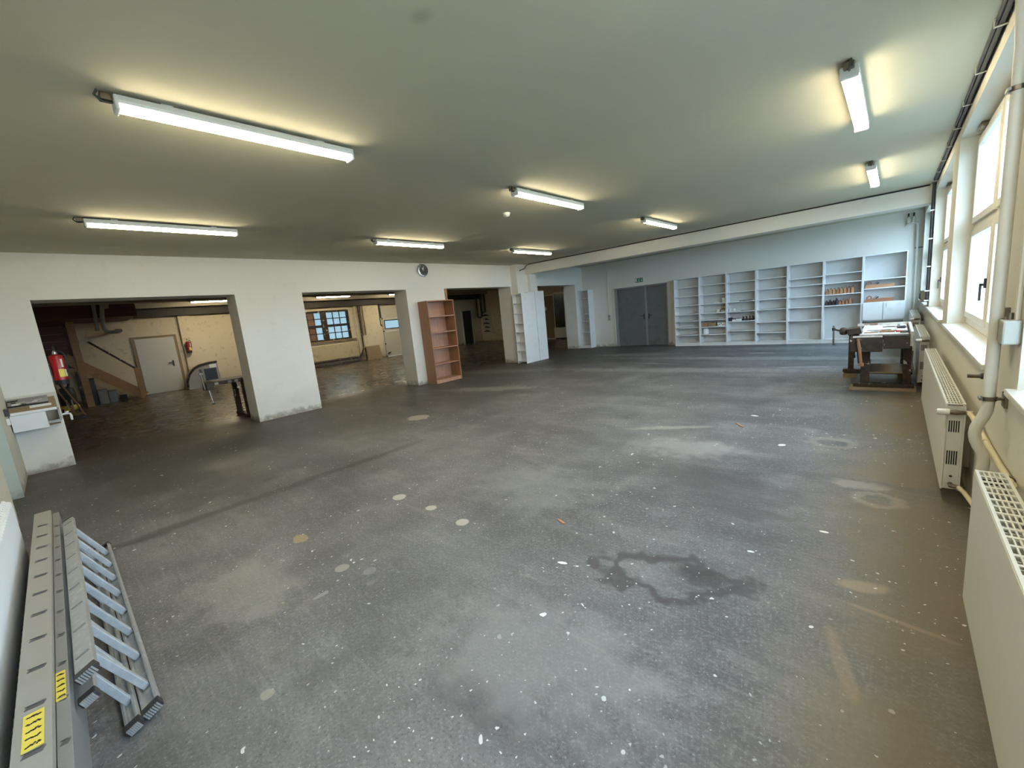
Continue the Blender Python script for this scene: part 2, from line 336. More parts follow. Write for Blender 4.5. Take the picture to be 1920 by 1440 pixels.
def thing(name, label, cat, loc, group=None):
    o = bpy.data.objects.new(name, None); C.objects.link(o); o.empty_display_size = .1; o.location = loc; WL[o.name] = Vector(loc)
    return tag(o, label, cat, group)
def struct(name, mb, mat, label, bevel=0, cat=None):
    return tag(mb.build(name, mat, bevel=bevel), label, cat or name.split('_')[0], kind='structure')
def arc(c, r, a0, a1, n, u, v):
    c, u, v = Vector(c), Vector(u), Vector(v)
    return [c + r*(math.cos(a0+(a1-a0)*i/n)*u + math.sin(a0+(a1-a0)*i/n)*v) for i in range(n+1)]

# ------------------------------------------------------------------ the building
XR, XL, XB, YN, YF, ZC = .43, -8.75, -9.27, -.50, 13.85, 2.99   # window wall, partition face/back, near wall, far wall, ceiling
XO, YA0, YA1 = -18.95, -.9, 18.2                                    # annex: outer wall, stair end, far end
LINT = 2.36
fm = MB().raw([(XO-.1, YA0-.4, 0), (.8, YA0-.4, 0), (.8, YA1+.1, 0), (XO-.1, YA1+.1, 0), (XO-.1, YA0-.4, -.1), (.8, YA0-.4, -.1), (.8, YA1+.1, -.1), (XO-.1, YA1+.1, -.1)], [(0, 1, 2, 3), (7, 6, 5, 4), (0, 4, 5, 1), (1, 5, 6, 2), (2, 6, 7, 3), (3, 7, 4, 0)])
struct('floor', fm, M_floor, 'worn dark grey workshop floor with paint specks and oil stains')
struct('ceiling', bx(XL-.02, XR+.3, YN-.3, YF+.2, ZC, ZC+.15), M_ceil, 'smooth grey-white painted ceiling of the main hall')
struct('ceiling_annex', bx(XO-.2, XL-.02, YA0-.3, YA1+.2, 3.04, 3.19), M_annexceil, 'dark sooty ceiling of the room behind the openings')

# partition wall with four openings
wm = MB()
OPEN = [(-.03, 2.41), (3.58, 6.02), (7.20, 9.80), (10.95, 13.35)]
ys = [YA0-.3] + [v for o in OPEN for v in o] + [YF+.1]
for i in range(0, len(ys), 2): wm.box(XB, XL, ys[i], ys[i+1], 0, LINT)
wm.box(XB, XL, YA0-.3, YF+.1, LINT, 3.04)
struct('wall_left', wm, M_wall, 'white plastered partition wall pierced by four wide openings')
# pier and column carrying the cross beam
struct('wall_pier', bx(XL, -8.50, 9.85, 10.34, 0, ZC), M_wall, 'shallow white pier between the third and fourth openings')
struct('wall_column', bx(XL, -8.40, 10.34, 10.68, 0, 2.69), M_wall, 'white column carrying the left end of the cross beam')
struct('trim_1', bx(XL, XR, 10.25, 10.62, 2.69, ZC), M_wall, 'white concrete beam crossing the hall under the ceiling', cat='beam')
# opening 3 board on its left jamb
struct('trim_2', bx(XB+.1, XL+.012, 7.20, 7.275, 0, LINT), M_oak, 'raw orange wood board lining the jamb behind the bookcase', cat='jamb board')

# far wall (door recess cut out)
DX0, DX1, DZ = -7.45, -5.53, 2.06
wm = MB().box(XL, DX0, YF, YF+.3, 0, ZC).box(DX1, XR+.3, YF, YF+.3, 0, ZC).box(DX0, DX1, YF, YF+.3, DZ, ZC)
struct('wall_far', wm, M_wall, 'white far wall with the grey double door and shelving')

# near wall beside the camera, with a door recess
wm = MB().box(XL, -7.42, YN-.3, YN, 0, ZC).box(-6.3, XR+.3, YN-.3, YN, 0, ZC).box(-7.42, -6.3, YN-.3, YN, 2.1, ZC)
struct('wall_near', wm, M_wallr, 'cream wall next to the camera with a door recess')
struct('trim_3', bx(-7.432, -7.404, YN-.3, YN+.006, 0, 2.1), M_jamb, 'grey-green painted jamb panel at the left picture edge', cat='jamb panel')
struct('wall_recess', bx(-7.42, -6.3, YN-.34, YN-.3, 0, 2.1), M_jamb, 'grey-green door leaf closing the near recess')

# window wall
WIN = [(.00, 2.90), (3.70, 6.58), (7.16, 10.04), (10.66, 13.5)]
SZ, LZ = .985, 2.85
wm = MB().box(XR, XR+.32, YN, YF+.2, 0, SZ-.03).box(XR, XR+.32, YN, YF+.2, LZ, ZC)
ys = [YN] + [v for o in WIN for v in o] + [YF+.2]
for i in range(0, len(ys), 2): wm.box(XR, XR+.32, ys[i], ys[i+1], SZ-.03, LZ)
struct('wall_right', wm, M_wallr, 'cream window wall with deep reveals')

def sash(parent, y0, y1, z0, z1, x0, x1, fw, glassm, framem):
    m = MB().box(x0, x1, y0, y0+fw, z0, z1).box(x0, x1, y1-fw, y1, z0, z1).box(x0, x1, y0+fw, y1-fw, z0, z0+fw).box(x0, x1, y0+fw, y1-fw, z1-fw, z1)
    s_ = m.build('sash', framem, parent, bevel=.006)
    xm = (x0+x1)/2
    bx(xm-.008, xm+.008, y0+fw-.01, y1-fw+.01, z0+fw-.01, z1-fw+.01).build('pane', glassm, s_)
    return s_
WLAB = ['nearest window, mostly outside the right picture edge', 'large window right of the heating riser, nearest one fully in view', 'second large window, between the workbench and the cross beam', 'farthest narrow-looking window beyond the cross beam']
for i, (y0, y1) in enumerate(WIN):
    wroot = thing('window_%d' % (i+1), 'pale frosted ' + WLAB[i], 'window', (XR+.1, (y0+y1)/2, SZ)); wroot['kind'] = 'structure'
    xf = XR+.14; b = .055; ym = (y0+y1)/2; zt = 1.96
    m = MB().box(xf, xf+.07, y0, y0+b, SZ, LZ).box(xf, xf+.07, y1-b, y1, SZ, LZ).box(xf, xf+.07, y0+b, y1-b, SZ, SZ+.075).box(xf, xf+.07, y0+b, y1-b, LZ-b, LZ)
    m.box(xf, xf+.07, ym-.04, ym+.04, SZ+.075, LZ-b)
    for a, c in ((y0+b, ym-.04), (ym+.04, y1-b)): m.box(xf, xf+.07, a, c, zt-.03, zt+.03)
    m.build('window_frame', M_frame, wroot, bevel=.005)
    for a, c in ((y0+b, ym-.04), (ym+.04, y1-b)):
        sl = sash(wroot, a, c, SZ+.075, zt-.03, xf-.02, xf+.045, .062, M_glass, M_frame)
        sash(wroot, a, c, zt+.03, LZ-b, xf-.02, xf+.045, .062, M_glass, M_frame)
        if i == 1 and a < ym: continue
        hy = (a+.031) if i == 1 else (c-.031)
        bx(xf-.035, xf-.02, hy-.014, hy+.014, 1.38, 1.46).box(xf-.06, xf-.035, hy-.009, hy+.009, 1.40, 1.42).box(xf-.06, xf-.045, hy-.009, hy+.009, 1.28, 1.42).build('handle', M_dark, sl, bevel=.003)
    # small latch fitting in the head of the reveal
    bx(xf-.05, xf-.005, y1-.55, y1-.30, LZ-.03, LZ).box(xf-.045, xf-.02, y1-.60, y1-.42, LZ-.05, LZ-.03).build('opener_arm', M_brass, wroot)
    m = MB().box(XR-.035, xf+.01, y0-.04, y1+.04, SZ-.032, SZ)
    m.build('window_sill', M_cloud, wroot, bevel=.006)
struct('ground_outside', bx(XR+.32, 60, -40, 60, -.9, -.8), M_grass, 'green ground outside the window wall', cat='ground')
struct('ground_yard', bx(-70, XO-.3, -40, 60, -.9, -.8), M_grass, 'green ground outside behind the annex', cat='ground')

# annex shell
WY0, WY1, WZ0, WZ1 = 7.45, 9.72, 1.13, 2.48
GY0, GY1, GZ = 11.38, 14.3, 2.57
AY0, AY1 = 16.7, 17.4
wm = MB().box(XO-.3, XO, YA0-.3, WY0, 0, 3.04).box(XO-.3, XO, WY0, WY1, 0, WZ0).box(XO-.3, XO, WY0, WY1, WZ1, 3.04).box(XO-.3, XO, WY1, GY0, 0, 3.04)
wm.box(XO-.3, XO, GY0, GY1, GZ, 3.04).box(XO-.3, XO, GY1, YA1+.2, 0, 3.04).box(XO-.24, XO-.17, GY0-.1, GY1+.1, GZ-.12, GZ+.05)
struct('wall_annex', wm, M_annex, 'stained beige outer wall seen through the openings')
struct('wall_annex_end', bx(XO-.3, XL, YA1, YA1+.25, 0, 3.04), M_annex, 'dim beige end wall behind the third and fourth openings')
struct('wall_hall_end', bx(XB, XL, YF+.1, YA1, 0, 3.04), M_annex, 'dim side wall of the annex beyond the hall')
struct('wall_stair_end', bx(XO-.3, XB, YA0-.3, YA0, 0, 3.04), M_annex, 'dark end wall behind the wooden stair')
struct('wall_annex_pilaster', bx(XO, XO+.12, 3.28, 3.62, 0, 3.04), M_annex, 'narrow plaster pilaster beside the white annex door')
struct('wall_annex_pier', bx(XO, XO+.12, 9.95, 11.2, 0, 3.04), M_annex, 'wide plaster pier left of the garage door')
for i, (x0, x1, z0, m_, lb) in enumerate(((-16.5, -16.2, 2.90, M_beige, 'warm-lit concrete beam nearest the annex lamps'), (-18.45, -18.15, 2.88, M_beige, 'second concrete beam close to the annex outer wall'), (-18.9, -18.7, 2.62, M_darkbeam, 'dark steel beam along the top of the annex wall'), (-13.2, -12.9, 2.78, M_darkbeam, 'dark beam halfway across the annex ceiling'))):
    struct('trim_%d' % (i+4), bx(x0, x1, YA0, YA1, z0, 3.04), m_, lb, cat='beam')

# ------------------------------------------------------------------ ceiling lamps
def lamp(x, y0, zc, label, group, mat=None):
    t = thing('ceiling_lamp', label, 'lamp', (x, y0, zc), group)
    L = 1.43
    m = MB().prism([(-.046, 0), (-.055, -.028), (-.05, -.045), (.05, -.045), (.055, -.028), (.046, 0)], (x, y0+.02, zc-.018), (x, y0+L-.02, zc-.018), (1, 0, 0), (0, 0, 1))
    for yy in (y0+.25, y0+L-.25): m.box(x-.02, x+.02, yy-.03, yy+.03, zc-.018, zc)
    m.build('housing', M_rad2, t)
    poly = [(.05*math.cos(a), -.063+(-.034)*math.sin(a)) for a in [PI*k/10 for k in range(11)]]
    MB().prism([(-.05, -.063), (.05, -.063)][::-1] + poly[1:-1] if False else poly, (x, y0+.022, zc), (x, y0+L-.022, zc), (1, 0, 0), (0, 0, 1)).build('diffuser', mat or M_lamp, t)
    for yy, s_ in ((y0, 1), (y0+L-.022, 1)):
        bx(x-.053, x+.053, yy, yy+.022, zc-.10, zc-.018).build('end_cap', M_rad2, t, bevel=.008)
    MB().tube([(x, y0, zc-.05), (x+.005, y0-.05, zc-.055), (x+.01, y0-.075, zc-.03), (x+.012, y0-.06, zc-.004)], .007, 6).build('cable', M_cable, t)
    bx(x-.03, x+.03, y0-.055, y0-.004, zc-.05, zc-.012).build('connector', M_brass, t, bevel=.005)
    return t
G1 = 'tube lamps on the hall ceiling'
for x, rows in ((-3.33, ['long tube lamp on the ceiling, largest and nearest in the upper left', 'middle tube lamp on the ceiling left of the smoke detector, second in the centre row', 'tube lamp nearest the cross beam in the centre row']),
                (-6.43, ['tube lamp nearest the left picture edge, above the first opening', 'tube lamp above the wall clock, second in the row along the partition', 'tube lamp by the pier, farthest in the row along the partition'])):
    for y, lb in zip((.51, 3.95, 7.385), rows): lamp(x, y, ZC, lb, G1)
for y, lb in zip((.50, 3.945, 7.33), ('tube lamp directly above the photographer, out of the picture', 'tube lamp at the upper right, near the window wall', 'small-looking tube lamp near the right end of the cross beam')): lamp(-.29, y, ZC, lb, G1)
for y, lb in zip((3.40, 7.50, 10.80), ('tube lamp seen through the first opening', 'tube lamp seen through the second opening, above the paned window', 'tube lamp above the garage door')): lamp(-17.1, y, 3.0, lb, 'tube lamps in the annex', M_lamp2)

# smoke detector
t = thing('smoke_detector', 'small round white smoke detector on the ceiling', 'smoke detector', (-4.23, 4.80, ZC))
MB().lathe([(.0, 0), (.055, 0), (.055, -.018)], (-4.23, 4.80, ZC), 20).build('base', M_white, t)
MB().lathe([(.048, -.018), (.046, -.04), (.03, -.055), (0, -.056)], (-4.23, 4.80, ZC), 20).build('cover', M_white, t)

# wall clock
t = thing('wall_clock', 'round wall clock with black face and silver rim high on the partition', 'clock', (XL, 6.58, 2.815))
cc = (XL, 6.58, 2.815)
MB().lathe([(.0, .0), (.155, .0), (.16, .02), (.15, .045), (.128, .05), (.125, .03), (0, .03)], cc, 36, 'x').build('rim', M_chrome, t)
MB().lathe([(0, .031), (.126, .031), (.126, .034), (0, .034)], cc, 36, 'x').build('face', M_dark, t)
for a, l, wd in ((.25, .10, .006), (-.35, .07, .009)):
    d = Vector((0, math.sin(a), math.cos(a)))
    MB().obox(Vector(cc)+Vector((.038, 0, 0))+d*l*.42, (.002, 0, 0), d.cross(Vector((1, 0, 0)))*wd, d*l*.55).build('hand', M_signw, t)
for k in range(12):
    a = k*PI/6; d = Vector((0, math.sin(a), math.cos(a)))
    MB().obox(Vector(cc)+Vector((.036, 0, 0))+d*.11, (.001, 0, 0), d.cross(Vector((1, 0, 0)))*.004, d*.01).build('hour_mark', M_signw, t)

# ------------------------------------------------------------------ far wall: double door, exit sign, shelves
t = thing('door_1', 'dark grey steel double door in the far wall', 'door', ((DX0+DX1)/2, YF, 0)); t['kind'] = 'structure'
MB().box(DX0, DX0+.09, YF+.02, YF+.14, 0, DZ).box(DX1-.05, DX1, YF+.02, YF+.14, 0, DZ).box(DX0+.09, DX1-.05, YF+.02, YF+.14, DZ-.05, DZ).build('door_frame', M_steel2, t, bevel=.004)
xm = -6.30
for x0, x1, hx, s_ in ((DX0+.095, xm-.035, xm-.09, -1), (xm+.035, DX1-.055, xm+.09, 1)):
    lf = bx(x0, x1, YF+.07, YF+.12, .012, DZ-.055).build('leaf', M_steel, t, bevel=.004)
    bx(hx-.022, hx+.022, YF+.058, YF+.07, .92, 1.10).build('handle_plate', M_dark, lf, bevel=.003)
    MB().tube([(hx, YF+.07, 1.04), (hx, YF+.02, 1.04), (hx+s_*.02, YF+.012, 1.04), (hx+s_*.13, YF+.012, 1.035)], .011, 8).build('lever', M_dark, lf)
bx(xm-.035, xm+.035, YF+.055, YF+.12, .012, DZ-.055).build('meeting_strip', M_steel2, t, bevel=.004)
bx(DX1, DX1+.13, YF-.012, YF, 0, DZ+.02).box(DX0-.1, DX0, YF-.012, YF, 0, DZ+.02).build('architrave', M_wallr, t, bevel=.003)

struct('wall_door_back', bx(DX0-.2, DX1+.2, YF+.3, YF+.34, 0, DZ+.2), M_wall, 'closing panel behind the grey double door')  # unseen slab added to stop daylight leaking round the door leaves
bx(DX0+.05, DX1-.02, YF+.12, YF+.16, 0, DZ-.01).build('rebate', M_steel, t)
t = thing('exit_sign', 'small green emergency exit sign above the double door', 'sign', (-6.48, YF, 2.24))
bx(-6.62, -6.35, YF-.02, YF, 2.175, 2.315).build('panel', M_green, t, bevel=.003)
bx(-6.605, -6.55, YF-.0225, YF-.02, 2.19, 2.30).build('door_symbol', M_signw, t)
m = MB().box(-6.49, -6.47, YF-.0225, YF-.02, 2.215, 2.28); m.lathe([(0, 0), (.012, 0), (.012, .002), (0, .002)], (-6.475, YF-.0225, 2.292), 10, 'y')
m.obox((-6.495, YF-.021, 2.205), (.022, 0, -.012), (0, .001, 0), (.004, 0, .006)).obox((-6.462, YF-.021, 2.205), (.016, 0, -.016), (0, .001, 0), (.005, 0, .004)).obox((-6.48, YF-.021, 2.262), (.03, 0, .008), (0, .001, 0), (0, 0, .005))
m.build('running_figure', M_signw, t)
m = MB().box(-6.40, -6.385, YF-.0225, YF-.02, 2.225, 2.295); m.raw([(-6.42, YF-.0225, 2.228), (-6.365, YF-.0225, 2.228), (-6.3925, YF-.0225, 2.188), (-6.42, YF-.02, 2.228), (-6.365, YF-.02, 2.228), (-6.3925, YF-.02, 2.188)], [(0, 1, 2), (5, 4, 3), (0, 3, 4, 1), (1, 4, 5, 2), (2, 5, 3, 0)])
m.build('arrow', M_signw, t)

def shelf_unit(x0, x1, y0, y1, zt, boards, label, group, cat='shelf', base=.10, name='shelf_unit', mat=None, th=.02, back=True):
    mat = mat or M_shelf
    t = thing(name, label, cat, ((x0+x1)/2, (y0+y1)/2, 0), group)
    for a, b in ((x0, x0+th), (x1-th, x1)): bx(a, b, y0, y1, 0, zt).build('side_panel', mat, t, bevel=.0015)
    bx(x0+th, x1-th, y0+.002, y1, zt-th, zt).build('top_panel', mat, t, bevel=.0015)
    bx(x0+th, x1-th, y0+.015, y1, 0, base-.02).build('plinth', mat, t)
    bx(x0+th, x1-th, y0+.002, y1, base-.02, base).build('bottom_panel', mat, t, bevel=.0015)
    if back: bx(x0+th, x1-th, y1-.01, y1, base, zt-th).build('back_panel', paint('shelf_back_hardboard', (.62, .625, .61), .5, .03, 3, dirt=(.5, .46, .38), dirt_amt=.3, dscale=5), t)  # back coloured darker than the boards to paint in the compartments' shade
    for z in boards: bx(x0+th+.001, x1-th-.001, y0+.004, y1-.011, z-.021, z).build('shelf_board', mat, t, bevel=.0015)
    return t
BX = [-5.185, -4.42, -3.66, -2.895, -2.145, -1.37, -.595, .19]
SB = [[1.828, 1.549, 1.265, .99, .785, .585, .347], [1.828, 1.548, 1.265, .99, .785, .575, .347], [1.826, 1.545, 1.263, .98, .702, .424], [1.83, 1.546, 1.257, .98, .634, .34], [1.73, 1.54, 1.251, .973, .627], [1.752, 1.527, 1.24, .966], [1.52, 1.31, .975, .548]]
SLAB = ['first white shelf unit right of the double door, with empty boards', 'second white shelf unit from the door, holding cardboard boxes', 'third white shelf unit from the door, with a row of dark tools', 'fourth and middle white shelf unit, nearly empty', 'fifth white shelf unit from the door, wide empty boards', 'sixth white shelf unit, with two rows of wooden hand planes', 'rightmost white shelf unit, with two small cupboard doors']
YS = 13.5
for i in range(7):
    t = shelf_unit(BX[i]+.001, BX[i+1]-.001, YS, YF-.002, 2.10, SB[i], SLAB[i], 'white shelf units along the far wall')
    if i == 6:
        x0, x1 = BX[6]+.022, BX[7]-.022; xm_ = (x0+x1)/2
        for a, b, hx in ((x0, xm_-.004, None), (xm_+.004, x1, xm_+.06)):
            d = bx(a, b, YS-.016, YS+.002, .552, .966).build('cupboard_door', M_white, t, bevel=.002)
            if hx:
                MB().tube([(hx, YS-.016, .93), (hx, YS-.04, .925), (hx, YS-.042, .90), (hx, YS-.04, .865), (hx, YS-.016, .86)], .005, 6).build('handle', M_chrome, d)

# narrow shelf in the far left corner
t = shelf_unit(XL+.002, -8.31, 13.5, YF-.002, 2.13, [1.836, 1.551, 1.267, .995, .592], 'narrow white shelf in the far left corner beside the fourth opening', None, name='corner_shelf')
# shelf against the pier, its white side panels toward the hall
t = thing('pier_shelf', 'tall narrow white shelf with closed side panels in front of the pier', 'shelf', (-8.4, 10.2, 0))
bx(-8.27, -8.25, 9.68, 10.02, 0, 2.12).build('side_panel', M_shelf, t, bevel=.0015)
bx(-8.62, -8.60, 9.68, 9.85, 0, 2.12).build('side_panel', M_shelf, t, bevel=.0015)
bx(-8.60, -8.27, 9.84, 9.85, .07, 2.10).build('back_panel', M_shelf, t)
for z in (2.12, 1.843, 1.537, 1.237, .959, .663, .393, .075): bx(-8.599, -8.271, 9.685, 9.839, z-.02, z).build('shelf_board', M_shelf, t, bevel=.0015)
bx(-8.385, -8.27, 10.02, 10.34, 0, 2.14).build('filler_panel', M_shelf, t)
bx(-8.395, -8.25, 10.35, 10.78, 0, 2.16).build('side_panel', M_shelf, t, bevel=.0015)

# cable with two switches left of the door
t = thing('wall_switch', 'grey surface-mounted double switch and its conduit left of the double door', 'switch', (-7.68, YF, 0))
MB().tube([(-7.68, YF-.012, ZC-.3), (-7.68, YF-.012, 1.16)], .011, 8).build('conduit', M_pipe, t)
bx(-7.72, -7.64, YF-.04, YF, 1.06, 1.15).build('switch_box', M_steel2, t, bevel=.005)
bx(-7.72, -7.64, YF-.04, YF, .96, 1.05).build('switch_box', M_steel2, t, bevel=.005)

# ------------------------------------------------------------------ things on the shelves
def hand_plane(x, z, label, mat, h=.14, w_=.062, dark=False, y=13.56, L=.22):
    t = thing('hand_plane', label, 'hand plane', (x, y+L/2, z), 'wooden hand planes on the sixth shelf unit')
    MB().prism([(-w_/2, 0), (w_/2, 0), (w_/2, h*.56), (w_*.42, h*.70), (w_*.2, h*.76), (-w_*.2, h*.76), (-w_*.42, h*.70), (-w_/2, h*.56)], (x, y, z), (x, y+L, z), (1, 0, 0), (0, 0, 1)).build('body', mat, t, bevel=.003)
    MB().obox((x, y+.12, z+h*.66), (w_*.27, 0, 0), (0, .004, .01), (0, -.03, h*.30)).build('iron', M_dark, t)
    MB().obox((x, y+.095, z+h*.66), (w_*.25, 0, 0), (0, .012, .005), (0, -.025, h*.26)).build('wedge', M_dark if dark else M_plane2, t)
    MB().lathe([(.012, h*.7), (.014, h*.76), (.018, h*.84), (.014, h*.92), (0, h*.94)], (x, y+.045, z), 10).build('horn', mat, t)
    return t
ORD = ['leftmost', 'second', 'third', 'fourth', 'fifth', 'sixth', 'seventh', 'rightmost']
for k in range(8):
    hand_plane(-1.295+k*.073, 1.2402, ORD[k] + ' light wooden hand plane in the upper row of the sixth shelf unit', M_planew if k % 3 else M_plane2, .135+.03*(k/7)+.01*(k % 2), .058)
for k in range(8):
    if k == 3: continue
    hand_plane(-1.30+k*.068, .9662, ORD[k] + (' dark hand plane' if k < 3 else ' reddish hand plane') + ' in the lower row of the sixth shelf unit', M_bench if k < 3 else M_plane2, .12+.02*(k % 2)+(.03 if k == 7 else 0), .052, k < 4)
t = thing('bottle', 'small black bottle standing among the lower hand planes', 'bottle', (-1.09, 13.57, .966))
MB().lathe([(0, 0), (.032, 0), (.034, .01), (.034, .12), (.024, .14), (0, .14)], (-1.09, 13.57, .9662), 16).build('body', M_black, t)
MB().lathe([(.02, .14), (.02, .175), (0, .176)], (-1.09, 13.57, .9662), 12).build('cap', M_dark, t)
def jointer(z, label, mat):
    t = thing('jointer_plane', label, 'hand plane', (-.29, 13.66, z), 'long jointer planes on the rightmost shelf unit')
    x0, x1 = -.56, -.02
    MB().prism([(x0, 0), (x1, 0), (x1, .085), (x0+.26, .085), (x0+.12, .085), (x0+.03, .075)], (0, 13.56, z), (0, 13.64, z), (1, 0, 0), (0, 0, 1)).build('body', mat, t, bevel=.004)
    MB().tube([(x0+.05, 13.6, z+.07), (x0+.06, 13.6, z+.12), (x0+.09, 13.6, z+.15), (x0+.13, 13.6, z+.13), (x0+.14, 13.6, z+.08)], [.014, .016, .015, .014, .014], 8).build('tote', M_plane2, t)
    MB().obox((x0+.2, 13.6, z+.115), (.035, 0, .03), (0, .026, 0), (-.003, 0, .004)).build('iron', M_dark, t)
    MB().obox((x0+.235, 13.6, z+.10), (.03, 0, .02), (0, .024, 0), (-.008, 0, .012)).build('wedge', M_dark, t)
jointer(1.3102, 'long pale wooden jointer plane on the upper board of the rightmost shelf', M_planew)
jointer(.9752, 'long reddish wooden jointer plane directly above the cupboard doors', M_plane2)

def cbox(name, x0, x1, z, h, d, mat, label, cat='box', lid=None, group=None, y=13.55):
    t = thing(name, label, cat, ((x0+x1)/2, y+d/2, z), group)
    bx(x0, x1, y, y+d, z+.0003, z+h).build('body', mat, t, bevel=.004)
    if lid: bx(x0-.004, x1+.004, y-.004, y+d+.004, z+h*.72, z+h+.003).build('lid', lid, t, bevel=.003)
    return t
cbox('cardboard_box', -4.38, -4.20, .575, .115, .2, M_cardb, 'wide brown cardboard box at the left of the second shelf unit', lid=M_cardb)
cbox('cardboard_box', -4.185, -4.09, .575, .13, .2, M_lumber, 'narrow cardboard box with white flap in the second shelf unit', lid=M_lumber)
cbox('cardboard_box', -4.085, -3.985, .575, .12, .18, M_cardb, 'small brown cardboard box in the middle of the second shelf unit', lid=M_lumber)
t = cbox('printed_carton', -3.93, -3.71, .575, .105, .2, M_signw, 'white carton printed with dark fruit in the second shelf unit')
for k in range(5):
    xx = -3.905+k*.042; MB().lathe([(0, 0), (.014+.004*(k % 2), 0), (.014, .0015), (0, .0015)], (xx, 13.5482, .575+.035+.02*(k % 3)), 10, 'y').build('print_mark', M_redd if k % 2 else M_bench, t)
t = thing('canister', 'white plastic canister on the lower board of the second shelf unit', 'canister', (-4.28, 13.63, .347))
MB().lathe([(0, 0), (.072, 0), (.076, .008), (.074, .15), (.07, .155), (0, .155)], (-4.28, 13.63, .3473), 20).build('body', M_rad2, t)
MB().lathe([(.076, .155), (.076, .17), (.06, .175), (0, .175)], (-4.28, 13.63, .3473), 20).build('lid', M_rad2, t)
cbox('white_block', -3.79, -3.71, 1.265, .13, .1, M_frame, 'cream upright block at the right end of the second shelf unit', 'block', lid=M_white)
cbox('tin', -3.93, -3.86, .99, .08, .1, M_frame, 'cream tin on the middle board of the second shelf unit', 'tin', lid=M_white)
cbox('tin', -3.82, -3.71, .99, .10, .12, M_machine, 'grey tin beside the cream one in the second shelf unit', 'tin', lid=M_brass)
cbox('tin', -3.90, -3.75, .785, .05, .12, M_steel2, 'low grey tray above the cardboard boxes in the second shelf unit', 'tray', lid=M_pipe)
cbox('paper_pile', -4.02, -3.88, 1.265, .025, .15, M_paper, 'low pile of paper left of the cream block', 'paper', lid=M_white)
cbox('ink_box', -3.625, -3.535, .702, .10, .12, M_blue, 'dark blue box at the left of the tool row in the third shelf unit', lid=M_dark)
cbox('paint_tin', -3.52, -3.44, .702, .07, .1, M_signw, 'first small white tin in the tool row of the third shelf unit', 'tin', lid=M_dark)
cbox('paint_tin', -3.42, -3.27, .702, .085, .12, M_paper, 'wide white tin in the tool row of the third shelf unit', 'tin', lid=M_steel2)
def clamp_tool(x, z, label):
    t = thing('power_tool', label, 'tool', (x, 13.6, z), 'dark tools on the third shelf unit')
    MB().tube([(x-.042, 13.58, z+.030), (x+.02, 13.58, z+.030), (x+.034, 13.58, z+.030)], [.028, .028, .018], 10).build('body', M_dark, t)
    MB().tube([(x-.01, 13.6, z+.05), (x-.012, 13.62, z+.10), (x-.035, 13.62, z+.115)], .016, 8).build('grip', M_black, t)
for k, lb in enumerate(('leftmost', 'second', 'third', 'rightmost')): clamp_tool(-3.225+k*.085, .7022, lb + ' dark tool with upright grip in the third shelf unit')
t = thing('spool', 'pale spool at the left of the upper board in the third shelf unit', 'spool', (-3.58, 13.6, .98))
MB().lathe([(0, 0), (.035, 0), (.035, .01), (.02, .015), (.02, .07), (.035, .075), (.035, .085), (0, .085)], (-3.58, 13.6, .9803), 14).build('body', M_paper, t)
t = thing('spool', 'cream jar beside the pale spool in the third shelf unit', 'jar', (-3.48, 13.6, .98))
MB().lathe([(0, 0), (.035, 0), (.04, .02), (.04, .06), (.028, .08), (.028, .09), (0, .09)], (-3.48, 13.6, .9803), 14).build('body', M_pipe, t)
cbox('ruler', -3.33, -2.93, 1.263, .02, .05, M_bench, 'long dark ruler lying in the third shelf unit', 'ruler', lid=M_brass)
cbox('ruler', -3.30, -2.93, .98, .02, .05, M_brass, 'thin metal straightedge lying below the dark ruler', 'ruler', lid=M_steel2)
cbox('notebook', -2.34, -2.19, .634, .03, .15, M_machine, 'flat grey notebook at the right of the fourth shelf unit', 'notebook', lid=M_steel2)

# ------------------------------------------------------------------ beech bookcase by the third opening
t = thing('bookcase', 'tall brown beech bookcase with five open compartments against the partition', 'bookcase', (-8.55, 6.71, 0))
bX0, bX1, bY0, bY1, bT = -8.735, -8.36, 6.30, 7.13, 2.05
for a, b in ((bY0, bY0+.022), (bY1-.022, bY1)): bx(bX0, bX1, a, b, 0, bT).build('side_panel', M_beechs, t, bevel=.0015)
bx(bX0, bX1-.002, bY0+.022, bY1-.022, bT-.022, bT).build('top_panel', M_beech, t, bevel=.0015)
bx(bX0, bX0+.008, bY0+.022, bY1-.022, .08, bT-.022).build('back_panel', M_beech, t)
bx(bX0, bX1-.015, bY0+.022, bY1-.022, 0, .07).build('plinth', M_beech, t)
for z in (.09, .49, .885, 1.275, 1.665): bx(bX0+.009, bX1-.004, bY0+.0225, bY1-.0225, z-.022, z).build('shelf_board', M_beech, t, bevel=.0015)

